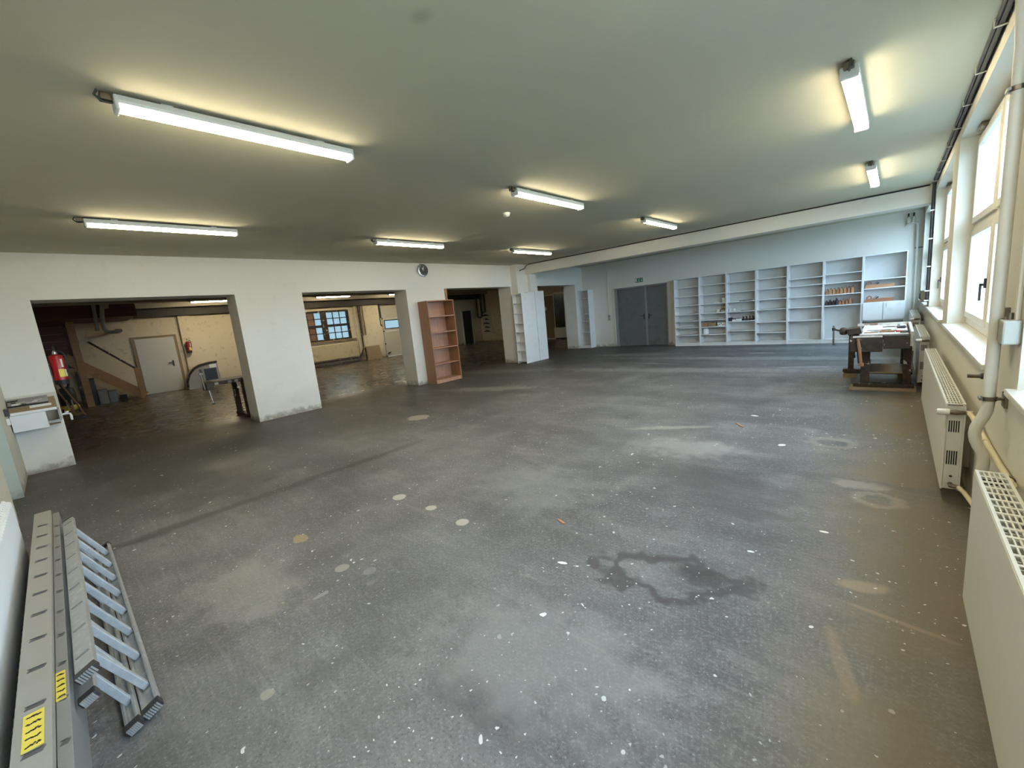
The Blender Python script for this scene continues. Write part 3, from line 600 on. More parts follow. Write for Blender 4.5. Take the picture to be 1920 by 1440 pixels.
# ------------------------------------------------------------------ radiators, pipes, cables on the window wall
def radiator(y0, y1, zb, zt, x0, x1, label, near=True, sl=.026):
    t = thing('radiator', label, 'radiator', ((x0+x1)/2, (y0+y1)/2, 0), 'panel radiators under the windows')
    bx(x0, x0+.012, y0, y1, zb, zt).build('front_panel', M_rad, t, bevel=.005)
    bx(x1-.012, x1, y0, y1, zb, zt-.01).build('rear_panel', M_rad, t, bevel=.004)
    n = int((y1-y0)/.05); m = MB()
    poly = []
    for k in range(n): yy = y0+.03+k*(y1-y0-.06)/n; m.box(x0+.02, x1-.02, yy, yy+.006, zb+.05, zt-.03)
    m.build('convector_fins', M_rad, t)
    # side covers with slots
    for ye, s_ in ((y0, 1), (y1-.01, -1)):
        m = MB(); ya, yb = (ye, ye+.01)
        g0, g1 = zb+.13*(zt-zb)/.6+.05, zb+.26*(zt-zb)/.6+.02
        g2, g3 = zt-.19, zt-.11
        for a, b in ((zb+.01, g0), (g1, g2), (g3, zt-.012)): m.box(x0+.012, x1-.012, ya, yb, a, b)
        for lo, hi in ((g0, g1), (g2, g3)):
            m.box(x0+.012, x0+.020, ya, yb, lo, hi); m.box(x1-.020, x1-.012, ya, yb, lo, hi)
            k = 5; wd = (x1-x0-.04)/k
            for j in range(k): m.box(x0+.020+j*wd+wd*.62, x0+.020+(j+1)*wd, ya+.002, yb, lo, hi)
        m.build('side_cover', M_rad, t)
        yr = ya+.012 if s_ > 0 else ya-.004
        bx(x0+.014, x1-.014, yr, yr+.002, zb+.03, zt-.03).build('slot_recess', M_dark, t)  # dark plate paints the shade inside the radiator behind the slots
    # top grille: frame, lengthwise and cross bars around real slots
    m = MB().box(x0+.002, x0+.012, y0, y1, zt, zt+.004).box(x1-.012, x1-.002, y0, y1, zt, zt+.004)
    for k in range(1, 5): xx = x0+.012+k*(x1-x0-.024)/5; m.box(xx-.0022, xx+.0022, y0, y1, zt-.004, zt+.002)
    nb = max(6, int((y1-y0)/.062))
    for k in range(nb+1):
        yy = y0+.004+k*(y1-y0-.016)/nb; m.box(x0+.012, x1-.012, yy, yy+.013, zt-.002, zt+.003)
    m.build('top_grille', M_rad, t)
    for yy in (y0+.25, y1-.25): bx(x1, XR, yy-.015, yy+.015, zb+.1, zt-.1).build('bracket', M_rad, t)
    if near:   # thermostat valve on the near end
        xc = (x0+x1)/2
        MB().tube([(xc+.045, y0-.03, zt-.045), (xc, y0-.035, zt-.045), (xc-.03, y0-.035, zt-.045)], [.011, .017, .013], 10).build('valve', M_brass, t)
        MB().lathe([(.0, 0), (.019, 0), (.021, -.01), (.021, -.05), (.017, -.06), (0, -.06)], (xc-.03, y0-.035, zt-.045), 14, 'x').build('thermostat_head', M_white, t)
        MB().tube([(xc, y0-.035, zt-.045), (xc, y0+.01, zt-.045)], .012, 8).build('union', M_brass, t)
        MB().tube([(xc, y0+.01, zb+.045), (xc, y0-.035, zb+.045), (xc+.035, y0-.045, zb+.045)], .014, 8).build('return_valve', M_brass, t)
        MB().lathe([(0, 0), (.008, 0), (.008, .004), (0, .004)], (xc, y0-.004, zb+.10), 8, 'y').build('vent_plug', M_brass, t)
    return t
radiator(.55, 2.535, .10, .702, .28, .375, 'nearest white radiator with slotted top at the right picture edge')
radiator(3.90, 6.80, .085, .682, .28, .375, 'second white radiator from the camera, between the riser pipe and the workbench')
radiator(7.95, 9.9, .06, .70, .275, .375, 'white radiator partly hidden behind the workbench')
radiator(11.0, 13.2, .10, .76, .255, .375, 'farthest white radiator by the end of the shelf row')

# heating riser with its swan-neck bend
t = thing('heating_riser', 'cream vertical heating pipe with a swan-neck bend beside the nearest pilaster', 'pipe', (.36, 3.1, 0))
pts = [(.348, 3.1, ZC-.002), (.352, 3.1, 2.85), (.371, 3.1, 2.5), (.372, 3.1, 2.2), (.371, 3.1, 1.4), (.370, 3.1, .88), (.367, 3.1, .84), (.358, 3.1, .805), (.346, 3.1, .775), (.336, 3.1, .745), (.333, 3.1, .71), (.338, 3.1, .675), (.35, 3.1, .645), (.365, 3.1, .615), (.372, 3.1, .58), (.371, 3.1, .53), (.371, 3.1, .002)]
MB().tube(pts, .024, 14).build('pipe', M_pipe, t)
for z in (2.32, .90):
    m = MB().lathe([(.0245, -.010), (.029, -.010), (.029, .010), (.0245, .010)], (.3705, 3.1, z), 14); m.box(.395, XR, 3.085, 3.115, z-.006, z+.006).box(.335, .348, 3.07, 3.13, z-.006, z+.006)
    m.box(XR-.012, XR-.001, 3.06, 3.14, z-.04, z+.03); m.build('pipe_clamp', M_brass, t)
t = thing('heating_feed_pipe', 'yellowed feed pipe running low along the wall from the second radiator toward the camera', 'pipe', (.39, 3.3, .5))
MB().tube([(.385, 3.865, .637), (.392, 3.80, .632), (.403, 3.70, .61), (.413, 3.4, .585), (.414, 3.0, .59), (.410, 2.66, .61), (.40, 2.58, .64), (.39, 2.545, .655)], .0135, 10).build('pipe', M_pipey, t)
MB().lathe([(.014, -.015), (.0165, -.015), (.0165, .015), (.014, .015)], (.412, 3.42, .585), 12, 'y').build('collar', M_pipey, t)
MB().lathe([(.014, -.01), (.018, -.01), (.018, .01), (.014, .01)], (.411, 2.75, .605), 12, 'y').box(.41, XR, 2.74, 2.76, .60, .61).build('pipe_clamp', M_brass, t)
t = thing('heating_return_pipe', 'cream return pipe close to the floor behind the radiators', 'pipe', (.39, 3.3, .13))
MB().tube([(.365, 3.85, .13), (.385, 3.78, .125), (.410, 3.6, .12), (.412, 2.72, .14), (.395, 2.55, .145)], .0135, 10).build('pipe', M_pipey, t)
MB().lathe([(.014, -.01), (.017, -.01), (.017, .01), (.014, .01)], (.411, 3.3, .128), 12, 'y').build('collar', M_brass, t)

# window handle stub sticking out below the sill
t = thing('sill_valve', 'short brass valve stub sticking out under the sill by the riser', 'valve', (.40, 3.62, .93))
MB().tube([(.43, 3.58, .93), (.39, 3.58, .93), (.385, 3.58, .93)], [.018, .018, .012], 10).build('body', M_dark, t)
MB().tube([(.385, 3.58, .93), (.335, 3.58, .93)], .012, 10).build('stem', M_brass, t)

# junction boxes on the pilaster
t = thing('junction_box', 'grey electrical box and switch on the pilaster right of the riser pipe', 'electrical box', (XR, 3.2, 1.23))
bx(XR-.055, XR, 3.03, 3.20, 1.19, 1.30).build('grey_box', paint('box_grey', (.17, .175, .17), .5, .05), t, bevel=.008)
bx(XR-.06, XR, 2.92, 3.025, 1.19, 1.30).build('white_box', paint('box_pale', (.36, .355, .31), .5, .05), t, bevel=.008)
MB().lathe([(0, 0), (.03, 0), (.03, .03), (.022, .05), (0, .05)], (XR-.03, 3.20, 1.245), 14, 'y').build('cable_gland', M_steel2, t)
bx(XR-.02, XR, 3.22, 3.30, 1.24, 1.34).build('back_plate', M_brick, t)
for yy in (2.96, 3.0): MB().tube([(XR-.012, yy, 1.30), (XR-.012, yy, ZC-.055)], .008, 6).build('conduit', M_pipe, t)
MB().lathe([(.0, 0), (.012, 0), (.012, .03), (0, .03)], (XR-.03, 3.0, 1.30), 10).build('conduit_socket', M_brass, t)

# cable bundle in the ceiling corner, down the far pilaster, and along the beam
t = thing('cable_bundle', 'dark cable bundle clipped into the corner of ceiling and window wall, dropping by the beam', 'cables', (.4, 5, 2.95))
for k, (dx, dz) in enumerate(((.0, -.013), (-.024, -.012), (-.010, -.034))):
    x = XR-.016+dx; z = ZC+dz
    pts = [(x, -.45, z), (x, 2, z), (x, 5, z), (x, 8, z), (x, 10.05-dz, z)]
    xd = XR-.016+dx*.9
    pts += [(xd, 10.12+dz, z-.06), (xd, 10.14+dz*1.5, z-.2), (xd, 10.14+dz*1.5, 2.0), (xd, 10.14+dz*1.5, 1.06+.02*k)]
    MB().tube(pts, .0115, 7).build('cable', M_cable, t)
k = 0
for y in (1.2, 2.6, 3.3, 4.1, 4.9, 5.7, 6.5, 7.3, 8.1, 8.9, 9.7):
    bx(XR-.060, XR-.002, y-.010, y+.010, ZC-.051, ZC-.047).box(XR-.060, XR-.056, y-.010, y+.010, ZC-.047, ZC-.001).build('clip', M_pipe, t)
for z in (2.55, 2.1, 1.65, 1.25, 1.09): bx(XR-.060, XR-.001, 10.065, 10.145, z-.010, z+.010).build('clip', M_signw, t)
t = thing('beam_cable', 'thin black cable along the top edge of the cross beam', 'cable', (-4, 10.24, 2.98))
MB().tube([(XR-.07, 10.238, 2.972), (-4, 10.238, 2.972), (-8.28, 10.238, 2.972), (-8.40, 10.238, 2.955), (-8.46, 10.2, 2.86), (-8.485, 10.05, 2.82), (-8.487, 9.98, 2.80)], .012, 7).build('cable', M_black, t)

# switch gear on the far pilaster and small sockets
t = thing('fuse_switch', 'small grey switch box at the foot of the dropping cables', 'electrical box', (XR, 10.35, 1.15))
bx(XR-.10, XR, 10.36, 10.50, 1.05, 1.25).build('body', M_steel2, t, bevel=.006)
bx(XR-.11, XR-.10, 10.39, 10.47, 1.10, 1.20).build('switch', M_dark, t)

# pipe in the far right corner
t = thing('corner_pipe', 'cream heating pipe with elbow and two capped valves in the far right corner', 'pipe', (.33, 13.75, 0))
MB().tube([(.13, 13.80, 2.66), (.17, 13.76, 2.70), (.27, 13.75, 2.71), (.31, 13.75, 2.69), (.325, 13.75, 2.63), (.335, 13.75, 2.0), (.345, 13.75, 1.0), (.345, 13.75, .0)], .024, 10).build('pipe', M_pipe, t)
for x in (.16, .25):
    MB().lathe([(.028, 0), (.032, .03), (.03, .10), (.018, .13), (.0, .13)], (x, 13.75, 2.72), 12).build('valve_body', M_pipe, t)
    MB().tube([(x, 13.75, 2.84), (x, 13.75, 2.93)], .015, 8).build('valve_cap', M_dark, t)
bx(.29, .43, 13.735, 13.765, 2.13, 2.15).build('pipe_clamp', M_dark, t)

# ------------------------------------------------------------------ left foreground: radiator, grey planks, ladder
t = thing('wall_radiator', 'bluish white ribbed panel radiator at the left picture edge', 'radiator', (-2.8, -.42, 0))
ry0, ry1, rz0, rz1, rx0, rx1 = -.43, -.375, .115, .595, -4.55, -1.0
prof = []; n = 106; dx = (rx1-rx0)/n
for k in range(n+1):
    x = rx0+k*dx; prof += [(x, .0 if k % 2 else .008)]
poly = [(x, 0+v) for x, v in prof]
m = MB(); nn = len(prof)
vsx = []
for x, v in prof:
    for z, e in ((rz0, -.012), (rz0+.012, 0), (rz1-.02, 0), (rz1-.006, -.006), (rz1, -.018)): vsx.append((x, ry1+v+e, z))
    vsx.append((x, ry0, rz1)); vsx.append((x, ry0, rz0))
fs = [(i*7+j, (i+1)*7+j, (i+1)*7+(j+1) % 7, i*7+(j+1) % 7) for i in range(nn-1) for j in range(7)]
fs += [tuple(range(7)), tuple((nn-1)*7+j for j in range(7))[::-1]]
m.raw(vsx, fs).build('panel', M_rad2, t)
m = MB()
for k in range(60): x = rx0+.02+k*(rx1-rx0-.04)/60; m.tube([(x, -.402, rz1-.002), (x+.012, -.402, rz1+.006), (x+.024, -.402, rz1-.002)], .014, 6)
m.build('top_ribs', M_rad2, t)
for x in (-4.2, -1.5): bx(x-.02, x+.02, YN, ry0, .2, .5).build('bracket', M_rad, t)

def plank(y0, y1, zt, xa, xb, label, mat, slots, labx, labw, zl, lip):
    """C-profile plank on edge: top flange with punched slots, tall web, bottom flange"""
    t = thing('steel_plank', label, 'steel plank', ((xa+xb)/2, (y0+y1)/2, 0), 'grey slotted steel planks beside the wall radiator')
    th = .004
    m = MB().box(xa, xb, y1-th, y1, 0, zt-.008)           # web facing the room
    m.box(xa, xb, y0, y1-th, 0, th)                        # bottom flange
    m.box(xa, xb, y0, y0+th, 0, zt-.03)
    m.prism([(0, 0), (y1-y0, 0), (y1-y0, -.012), (y1-y0-.004, -.012), (y1-y0-.008, -.004), (.004, -.004), (.004, -.02), (0, -.02)], (xa, y0, zt), (xb, y0, zt), (0, 1, 0), (0, 0, 1))
    m.build('profile', mat, t, bevel=.0015)
    for x in slots:
        ym = slot_y = y0+(y1-y0)*.55
        hw = (y1-y0)*.26
        MB().obox((x, ym, zt+.0006), (.010, -.004, 0), (.004*hw/.03, hw, 0), (0, 0, .0006)).build('slot', M_slot, t)
        MB().obox((x-.014, ym, zt+.0022), (.004, -.002, .0012), (.004*hw/.03, hw, 0), (0, 0, .001)).build('slot_lip', M_chrome, t)
    lx0, lx1 = labx; ly0, ly1 = y0+(y1-y0)*labw[0], y0+(y1-y0)*labw[1]
    lb = bx(lx0, lx1, ly0, ly1, zt+.0004, zt+.0016).build('warning_label', M_yellow, t)
    rng = random.Random(3); nl = 5
    for k in range(nl):
        m = MB(); xc = lx0+(lx1-lx0)*(k+.6)/(nl+.2); seg = 7
        yy = [ly0+(ly1-ly0)*(.16+.68*j/seg) for j in range(seg+1)]
        for j in range(seg):
            a = (xc+rng.uniform(-.006, .006), yy[j], zt+.0019); b = (xc+rng.uniform(-.006, .006), yy[j+1], zt+.0019)
            d = Vector(b)-Vector(a); m.obox((Vector(a)+Vector(b))/2, d*.55, Vector((-d.y, d.x, 0)).normalized()*.0032, (0, 0, .0003))
        m.build('label_line', M_black, lb)
    return t
SX = [-1.3905-.2625*k for k in range(13)]
plank(-.31, -.221, .36, -4.95, -1.05, 'wider slotted grey steel plank with a yellow label, next to the white radiator', M_plank, SX, (-2.14, -1.936), (.25, .80), 0, 0)
plank(-.219, -.183, .318, -4.98, -1.00, 'narrower slotted grey steel plank with a yellow label, against the ladder', M_plankd, [x-.03 for x in SX], (-2.41, -2.205), (.0, .75), 0, 0)

t = thing('ladder', 'paint-splashed aluminium ladder folded together and lying on its edge in the left foreground', 'ladder', (-3.4, -.02, 0))
def ladder_section(lo, hi, xa, xb, sw, rungs, mat):
    lo, hi = Vector((0, *lo)), Vector((0, *hi)); u = (hi-lo).normalized(); wv = Vector((0, u.z, -u.y)); X = Vector((1, 0, 0))
    wv = Vector((0, abs(u.z), abs(u.y)))
    for c, s_ in ((lo, 1), (hi, -1)):
        d = s_*u; h = sw/2; tk = .024
        poly = [(-h, 0), (h, 0), (h, tk), (h-.012, tk), (h-.012, .005), (-h+.012, .005), (-h+.012, tk), (-h, tk)]
        st = MB().prism([(a, b) for a, b in poly], c+X*xa, c+X*xb, wv, d).build('stile', M_alu, t, bevel=.002)
        for k in range(9):  # beaded joints and dents on the outer face
            xx = xa+.12+k*(xb-xa-.24)/8
            MB().obox(c+X*xx-d*.0015, X*.006+wv*.002, wv*h*.75, d*.0016).build('rung_bead', M_plankd, st)
        MB().obox(c+d*(.004)-d*.001, X*(xb-xa)*.49, wv*.003, d*.0065).translate if False else None
        for xe, sg in ((xa, -1), (xb, 1)):
            ft = MB().obox(c+X*(xe+sg*.014)+d*.012, X*.022, wv*(h+.004), d*.016).build('end_foot', M_dark, st, bevel=.004)
            mm = MB()
            for j in range(7): mm.obox(c+X*(xe+sg*.037)+d*.012+wv*(-h+.006+j*(2*h-.012)/6), X*.003, wv*.0028, d*.016)
            mm.build('foot_ribs', M_alu, ft)
    for k in range(rungs):
        xx = xa+.17+k*(xb-xa-.34)/(rungs-1)
        a, b = lo+u*.006, hi-u*.006; mid = (a+b)/2; hl = (b-a).length/2
        MB().obox(mid+X*xx, X*.014, u*hl, wv*.015).build('rung', M_rung, t, bevel=.003)
ladder_section((.018, .024), (-.139, .337), -4.60, -2.31, .064, 8, M_alu)
ladder_section((-.047, .020), (-.149, .258), -4.58, -2.27, .05, 8, M_alu)

# ------------------------------------------------------------------ wall table with drawer at far left
t = thing('wall_desk', 'small white wall desk with a drawer at the left picture edge', 'desk', (-8.6, -.28, .65))
bx(XL, XL+.02, -.495, -.035, .70, 1.09).build('back_board', M_wallr, t, bevel=.002)
sl_a, sl_b = Vector((XL+.30, 0, .895)), Vector((XL+.03, 0, 1.035)); sd = (sl_b-sl_a).normalized(); sn = Vector((-sd.z, 0, sd.x))
if sn.z < 0: sn = -sn
def slab(f0, f1, y0, y1, lift, th):
    p, q = sl_a.lerp(sl_b, f0), sl_a.lerp(sl_b, f1); c_ = (p+q)/2+sn*(lift+th/2)+Vector((0, (y0+y1)/2, 0))
    return MB().obox(c_, (q-p)/2, (0, (y1-y0)/2, 0), sn*th/2)
slab(0, 1, -.49, -.055, -.02, .02).build('sloping_top', M_lumber, t, bevel=.002)
bx(XL+.30, XL+.315, -.49, -.06, .865, .90).build('front_edge', M_white, t, bevel=.002)
bx(XL+.10, XL+.335, -.488, -.17, .645, .862).build('drawer', M_rad2, t, bevel=.004)
bx(XL+.02, XL+.10, -.488, -.06, .645, .66).box(XL+.02, XL+.10, -.488, -.475, .66, .862).build('drawer_rail', M_lumber, t)
bx(XL+.02, XL+.29, -.06, -.045, .70, .86).build('side_panel', M_machine, t)
t = thing('tray', 'shallow grey tray with scraps lying on the wall desk', 'tray', (-8.62, -.33, .97))
slab(.42, .97, -.485, -.12, .0005, .008).build('tray_floor', M_machine, t)
slab(.42, .46, -.485, -.12, .0085, .02).build('tray_rim', M_dark, t); slab(.93, .97, -.485, -.12, .0085, .03).build('tray_rim', M_machine, t)
for k in range(9):
    f = random.uniform(.5, .86); yy = random.uniform(-.45, -.2); wl = random.uniform(.02, .05)
    slab(f, f+.05+.05*random.random(), yy-wl, yy+wl, .009+.004*(k % 3), .006).build('scrap', (M_paper, M_chrome, M_dark)[k % 3], t)
t = thing('paper_stack', 'white folded paper lying across the right of the wall desk', 'paper', (-8.6, -.2, .94))
slab(.22, .38, -.30, -.10, .0006, .01).build('sheet', M_paper, t)
slab(.25, .35, -.27, -.14, .011, .005).build('top_sheet', M_signw, t)
t = thing('hose_tap', 'small white tap low on the jamb of the first opening', 'tap', (-8.9, -.03, .72))
MB().tube([(-8.9, -.03, .74), (-8.9, .02, .74), (-8.9, .05, .735), (-8.9, .055, .70), (-8.9, .055, .64)], .014, 8).build('spout', M_signw, t)
MB().lathe([(.0, 0), (.022, 0), (.022, .02), (0, .02)], (-8.9, .02, .755), 10).build('knob', M_signw, t)
t = thing('wall_socket', 'dark socket with white cover low on the near wall at the left edge', 'socket', (-8.1, YN, .85))
bx(-8.15, -8.05, YN, YN+.04, .90, .99).build('plug', M_dark, t, bevel=.004)
bx(-8.15, -8.06, YN, YN+.03, .79, .87).build('cover', M_white, t, bevel=.004)

# ------------------------------------------------------------------ fire extinguishers
def extinguisher(c, r, h, label, axis_out, red):
    t = thing('fire_extinguisher', label, 'extinguisher', c); c = Vector(c)
    MB().lathe([(0, .0), (r*.95, .0), (r, .03*h), (r, .14*h), (r*.97, .145*h)], c, 20).build('base_ring', M_black, t)
    bd = MB().lathe([(r*.97, .145*h), (r, .15*h), (r, .86*h), (r*.9, .93*h), (r*.55, .97*h), (r*.3, .985*h), (0, .99*h)], c, 24).build('cylinder', red, t)
    MB().lathe([(r*.3, .98*h), (r*.36, 1.0*h), (r*.3, 1.05*h), (r*.18, 1.1*h), (0, 1.11*h)], c, 14).build('valve', M_chrome, t)
    o = Vector(axis_out)
    MB().tube([c+Vector((0, 0, 1.08*h)), c+Vector((0, 0, 1.16*h))-o*.02, c+Vector((0, 0, 1.24*h))-o*.05], [.013, .012, .010], 8).build('lever', M_dark, t)
    s_ = Vector((0, 0, 1)).cross(o)
    MB().tube([c+Vector((0, 0, 1.05*h)), c+s_*r*.8+Vector((0, 0, 1.08*h)), c+s_*r*1.25+Vector((0, 0, .95*h)), c+s_*r*1.2+Vector((0, 0, .6*h)), c+s_*r*1.1+Vector((0, 0, .35*h))], .010, 8).build('hose', M_black, t)
    a0 = math.atan2(o.y, o.x)
    for z0, z1, mt, w0, w1 in ((.24, .5, M_yellow, -.1, .75), (.55, .82, M_signw, .45, .8), (.24, .48, M_signw, .8, 1.2)):
        m = MB(); k = 6; vs = []; 
        for j in range(k+1):
            a = a0+w0+(w1-w0)*j/k
            vs += [c+Vector((math.cos(a)*(r+.0012), math.sin(a)*(r+.0012), z0*h)), c+Vector((math.cos(a)*(r+.0012), math.sin(a)*(r+.0012), z1*h))]
        m.raw(vs, [(2*j, 2*j+2, 2*j+3, 2*j+1) for j in range(k)]).build('label', mt, bd)
    return t
e = extinguisher((-9.15, .062, 1.16), .077, .455, 'large red fire extinguisher hanging on the jamb of the first opening', (1, 0, 0), M_red)
bx(-9.2, -9.1, -.03, -.014, 1.30, 1.45).build('wall_bracket', M_dark, e)
e = extinguisher((XO+.22, 3.40, 1.27), .075, .42, 'small red fire extinguisher on the annex wall beside the white door', (1, 0, 0), M_redd)
bx(XO+.12, XO+.15, 3.36, 3.44, 1.40, 1.55).build('wall_bracket', M_dark, e)

# ------------------------------------------------------------------ carpenter's workbench at the window
t = thing('workbench', 'old dark carpenter workbench with two vises under the windows', 'workbench', (-.12, 8.15, 0))
y0, y1, xa, xb, zt = 7.42, 9.0, -.435, .20, .80
bx(xa, xb, y0+.02, y1, zt-.07, zt-.012).build('bench_top', M_bench, t, bevel=.004)
bx(xa+.09, xb-.05, y0+.07, y1-.03, zt-.012, zt).build('work_surface', M_benchtop, t, bevel=.002)
bx(xb-.03, xb, y0, y1, zt-.16, zt+.03).box(xa+.0, xb-.03, y1-.03, y1, zt-.012, zt+.03).build('tray_rim', M_benchtop, t, bevel=.003)
bx(-.09, xb-.03, y0-.02, y0+.02, zt-.19, zt-.015).build('end_apron', M_bench, t, bevel=.005)
bx(xa, -.095, y0-.055, y0+.015, zt-.225, zt-.03).build('end_vise_jaw', M_bench, t, bevel=.006)
bx(xa+.03, -.10, y0-.056, y0-.01, zt-.03, zt-.012).build('jaw_cap', M_benchtop, t, bevel=.003)
bx(xa, xa+.05, y0+.02, y1, zt-.17, zt-.07).build('side_apron', M_bench, t, bevel=.005)
h = MB().tube([(-.335, y0-.02, zt-.07), (-.335, y0-.10, zt-.08)], .032, 12).build('end_vise_screw', M_bench, t)
MB().tube([(-.345, y0-.09, zt-.04), (-.325, y0-.095, zt-.20), (-.305, y0-.10, zt-.38)], .018, 10).build('vise_bar', M_handle, h)
MB().lathe([(0, -.02), (.026, -.02), (.028, .0), (.026, .022), (0, .022)], (-.303, y0-.10, zt-.39), 12).build('bar_knob', M_handle, h)
# shoulder vise on the left side: jaw block, turned collar, screw, T-bar
v = MB().obox((-.40, 7.62, zt+.045), (.075, 0, .012), (0, .12, 0), (-.01, 0, .042)).build('shoulder_vise_jaw', M_bench, t, bevel=.006)
MB().lathe([(0, 0), (.04, 0), (.052, -.03), (.055, -.06), (.045, -.085), (.028, -.09), (0, -.09)], (-.475, 7.60, zt+.045), 16, 'x').build('turned_collar', M_bench, v)
MB().tube([(-.56, 7.60, zt+.055), (-.63, 7.60, zt+.075)], .013, 10).build('screw', M_dark, v)
MB().lathe([(0, 0), (.022, 0), (.022, .04), (0, .04)], (-.635, 7.60, zt+.06), 10).build('screw_head', M_dark, v)
MB().tube([(-.637, 7.60, zt+.13), (-.634, 7.60, zt-.15)], .011, 8).build('t_bar', M_brass, v)
for (lx0, lx1, ly) in ((-.325, -.225, 7.72), (.12, .20, 7.72), (-.52, -.45, 8.62), (.10, .18, 8.62)):
    bx(lx0, lx1, ly-.04, ly+.04, .09, zt-.07).build('leg', M_bench, t, bevel=.004)
bx(-.40, .24, 7.665, 7.775, .035, .09).build('sled_foot', M_bench, t, bevel=.006)
bx(-.585, .24, 8.565, 8.675, .07, .14).build('sled_foot', M_bench, t, bevel=.006)
for lx in (-.29, .14): bx(lx, lx+.05, 7.76, 8.58, .18, .31).build('stretcher', M_bench, t, bevel=.004)
bx(-.24, .14, 7.78, 8.56, .215, .235).build('lower_shelf', M_lumber, t)
bx(-.50, -.40, 8.62, 8.66, zt-.16, zt-.07).build('rear_bearer', M_bench, t)
MB().obox((.12, 7.70, zt-.14), (.05, 0, .05), (0, .02, 0), (-.01, 0, .01)).build('brace', M_bench, t)
for nm, a, lb in (('support_board', (-.44, .26, 7.58, 7.86, 0, .033), 'brown floor board under the near foot of the workbench'), ('support_block', (-.575, -.40, 8.55, 8.69, 0, .068), 'short brown wood block under the far foot of the workbench'), ('support_block', (.08, .22, 8.55, 8.69, 0, .068), 'brown wood block under the far foot next to the radiator')):
    tag(bx(*a).build(nm, M_lumber, bevel=.003), lb, 'wood block')
# a vise and tools on and under the bench
t = thing('hanging_tool', 'dark blue handled tool hanging under the bench end', 'tool', (-.36, 7.5, .5))
MB().tube([(-.345, 7.5, .57), (-.34, 7.5, .50), (-.335, 7.5, .40)], [.018, .02, .014], 8).build('handle', M_blue, t)
MB().tube([(-.345, 7.5, .565), (-.345, 7.5, .585)], .006, 6).build('shank', M_brass, t)
t = thing('hanging_clamp', 'short black clamp hanging below the bench at its left', 'clamp', (-.40, 7.52, .55))
MB().tube([(-.395, 7.55, .575), (-.395, 7.55, .50)], .012, 8).build('bar', M_dark, t); bx(-.41, -.38, 7.53, 7.57, .47, .505).build('pad', M_black, t)
zt2 = zt+.0003
def rod(name, label, cat, p0, p1, r, mat, mat2, split=.55):
    p0, p1 = Vector(p0), Vector(p1); t = thing(name, label, cat, p0); mid = p0.lerp(p1, split)
    MB().tube([p0, p0.lerp(mid, .1), mid], [r*.8, r, r*.85], 8).build('handle', mat, t); MB().tube([mid, p1], [r*.5, r*.35], 6).build('blade', mat2, t); return t
rod('chisel', 'wood-handled chisel lying crosswise near the front of the bench top', 'chisel', (.02, 7.72, zt2+.013), (-.24, 7.74, zt2+.013), .013, M_handle, M_chrome, .6)
rod('file', 'long slim file lying along the bench top', 'file', (-.02, 7.98, zt2+.009), (-.28, 7.95, zt2+.009), .009, M_brass, M_dark, .4)
rod('screwdriver', 'dark screwdriver on the bench behind the chisel', 'screwdriver', (.04, 7.85, zt2+.010), (-.20, 7.84, zt2+.010), .010, M_dark, M_chrome, .4)
rod('pencil', 'thin brown stick at the front left of the bench top', 'stick', (-.30, 7.68, zt2+.006), (-.12, 7.66, zt2+.006), .006, M_handle, M_planew, .8)
t = thing('pliers', 'pliers with red handles at the front right of the bench top', 'pliers', (.08, 7.70, zt2))
for s_ in (-1, 1): MB().tube([(.03, 7.72+s_*.022, zt2+.011), (.08, 7.72+s_*.016, zt2+.011), (.12, 7.72, zt2+.011)], .009, 7).build('grip', M_red, t)
MB().tube([(.118, 7.72, zt2+.0125), (.142, 7.72, zt2+.0125)], [.012, .006], 8).build('jaw', M_dark, t)
t = thing('caliper_bow', 'curved metal bow tool at the back of the bench top', 'tool', (.0, 8.4, zt2))
MB().tube(arc((.0, 8.40, zt2+.008), .13, .3, 2.6, 12, (1, 0, 0), (0, 1, 0)), .007, 7).build('bow', M_brass, t)
MB().tube(arc((.05, 8.36, zt2+.008), .10, .1, 1.9, 10, (1, 0, 0), (0, 1, 0)), .006, 7).build('inner_bow', M_chrome, t)
t = thing('drill', 'dark hand drill near the back right corner of the bench top', 'drill', (.10, 8.2, zt2))
MB().tube([(.04, 8.20, zt2+.022), (.12, 8.20, zt2+.024), (.135, 8.2, zt2+.024)], [.014, .022, .012], 10).build('body', M_dark, t)
MB().tube([(.06, 8.20, zt2+.03), (.055, 8.18, zt2+.07)], .014, 8).build('grip', M_steel2, t)
t = thing('tape_roll', 'round metal tape roll on the near right corner of the bench top', 'tape', (.13, 7.56, zt2))
MB().lathe([(.015, 0), (.04, 0), (.042, .004), (.042, .026), (.04, .03), (.015, .03), (.015, 0)], (.11, 7.60, zt2), 20).build('roll', M_brass, t)
MB().lathe([(0, .002), (.0148, .002), (.0148, .028), (0, .028)], (.11, 7.60, zt2), 14).build('hub', M_chrome, t)
tag(bx(-.05, .13, 7.98, 8.10, zt2, zt2+.004).build('paper_sheet', M_paper), 'white sheet of paper in the middle of the bench top', 'paper')

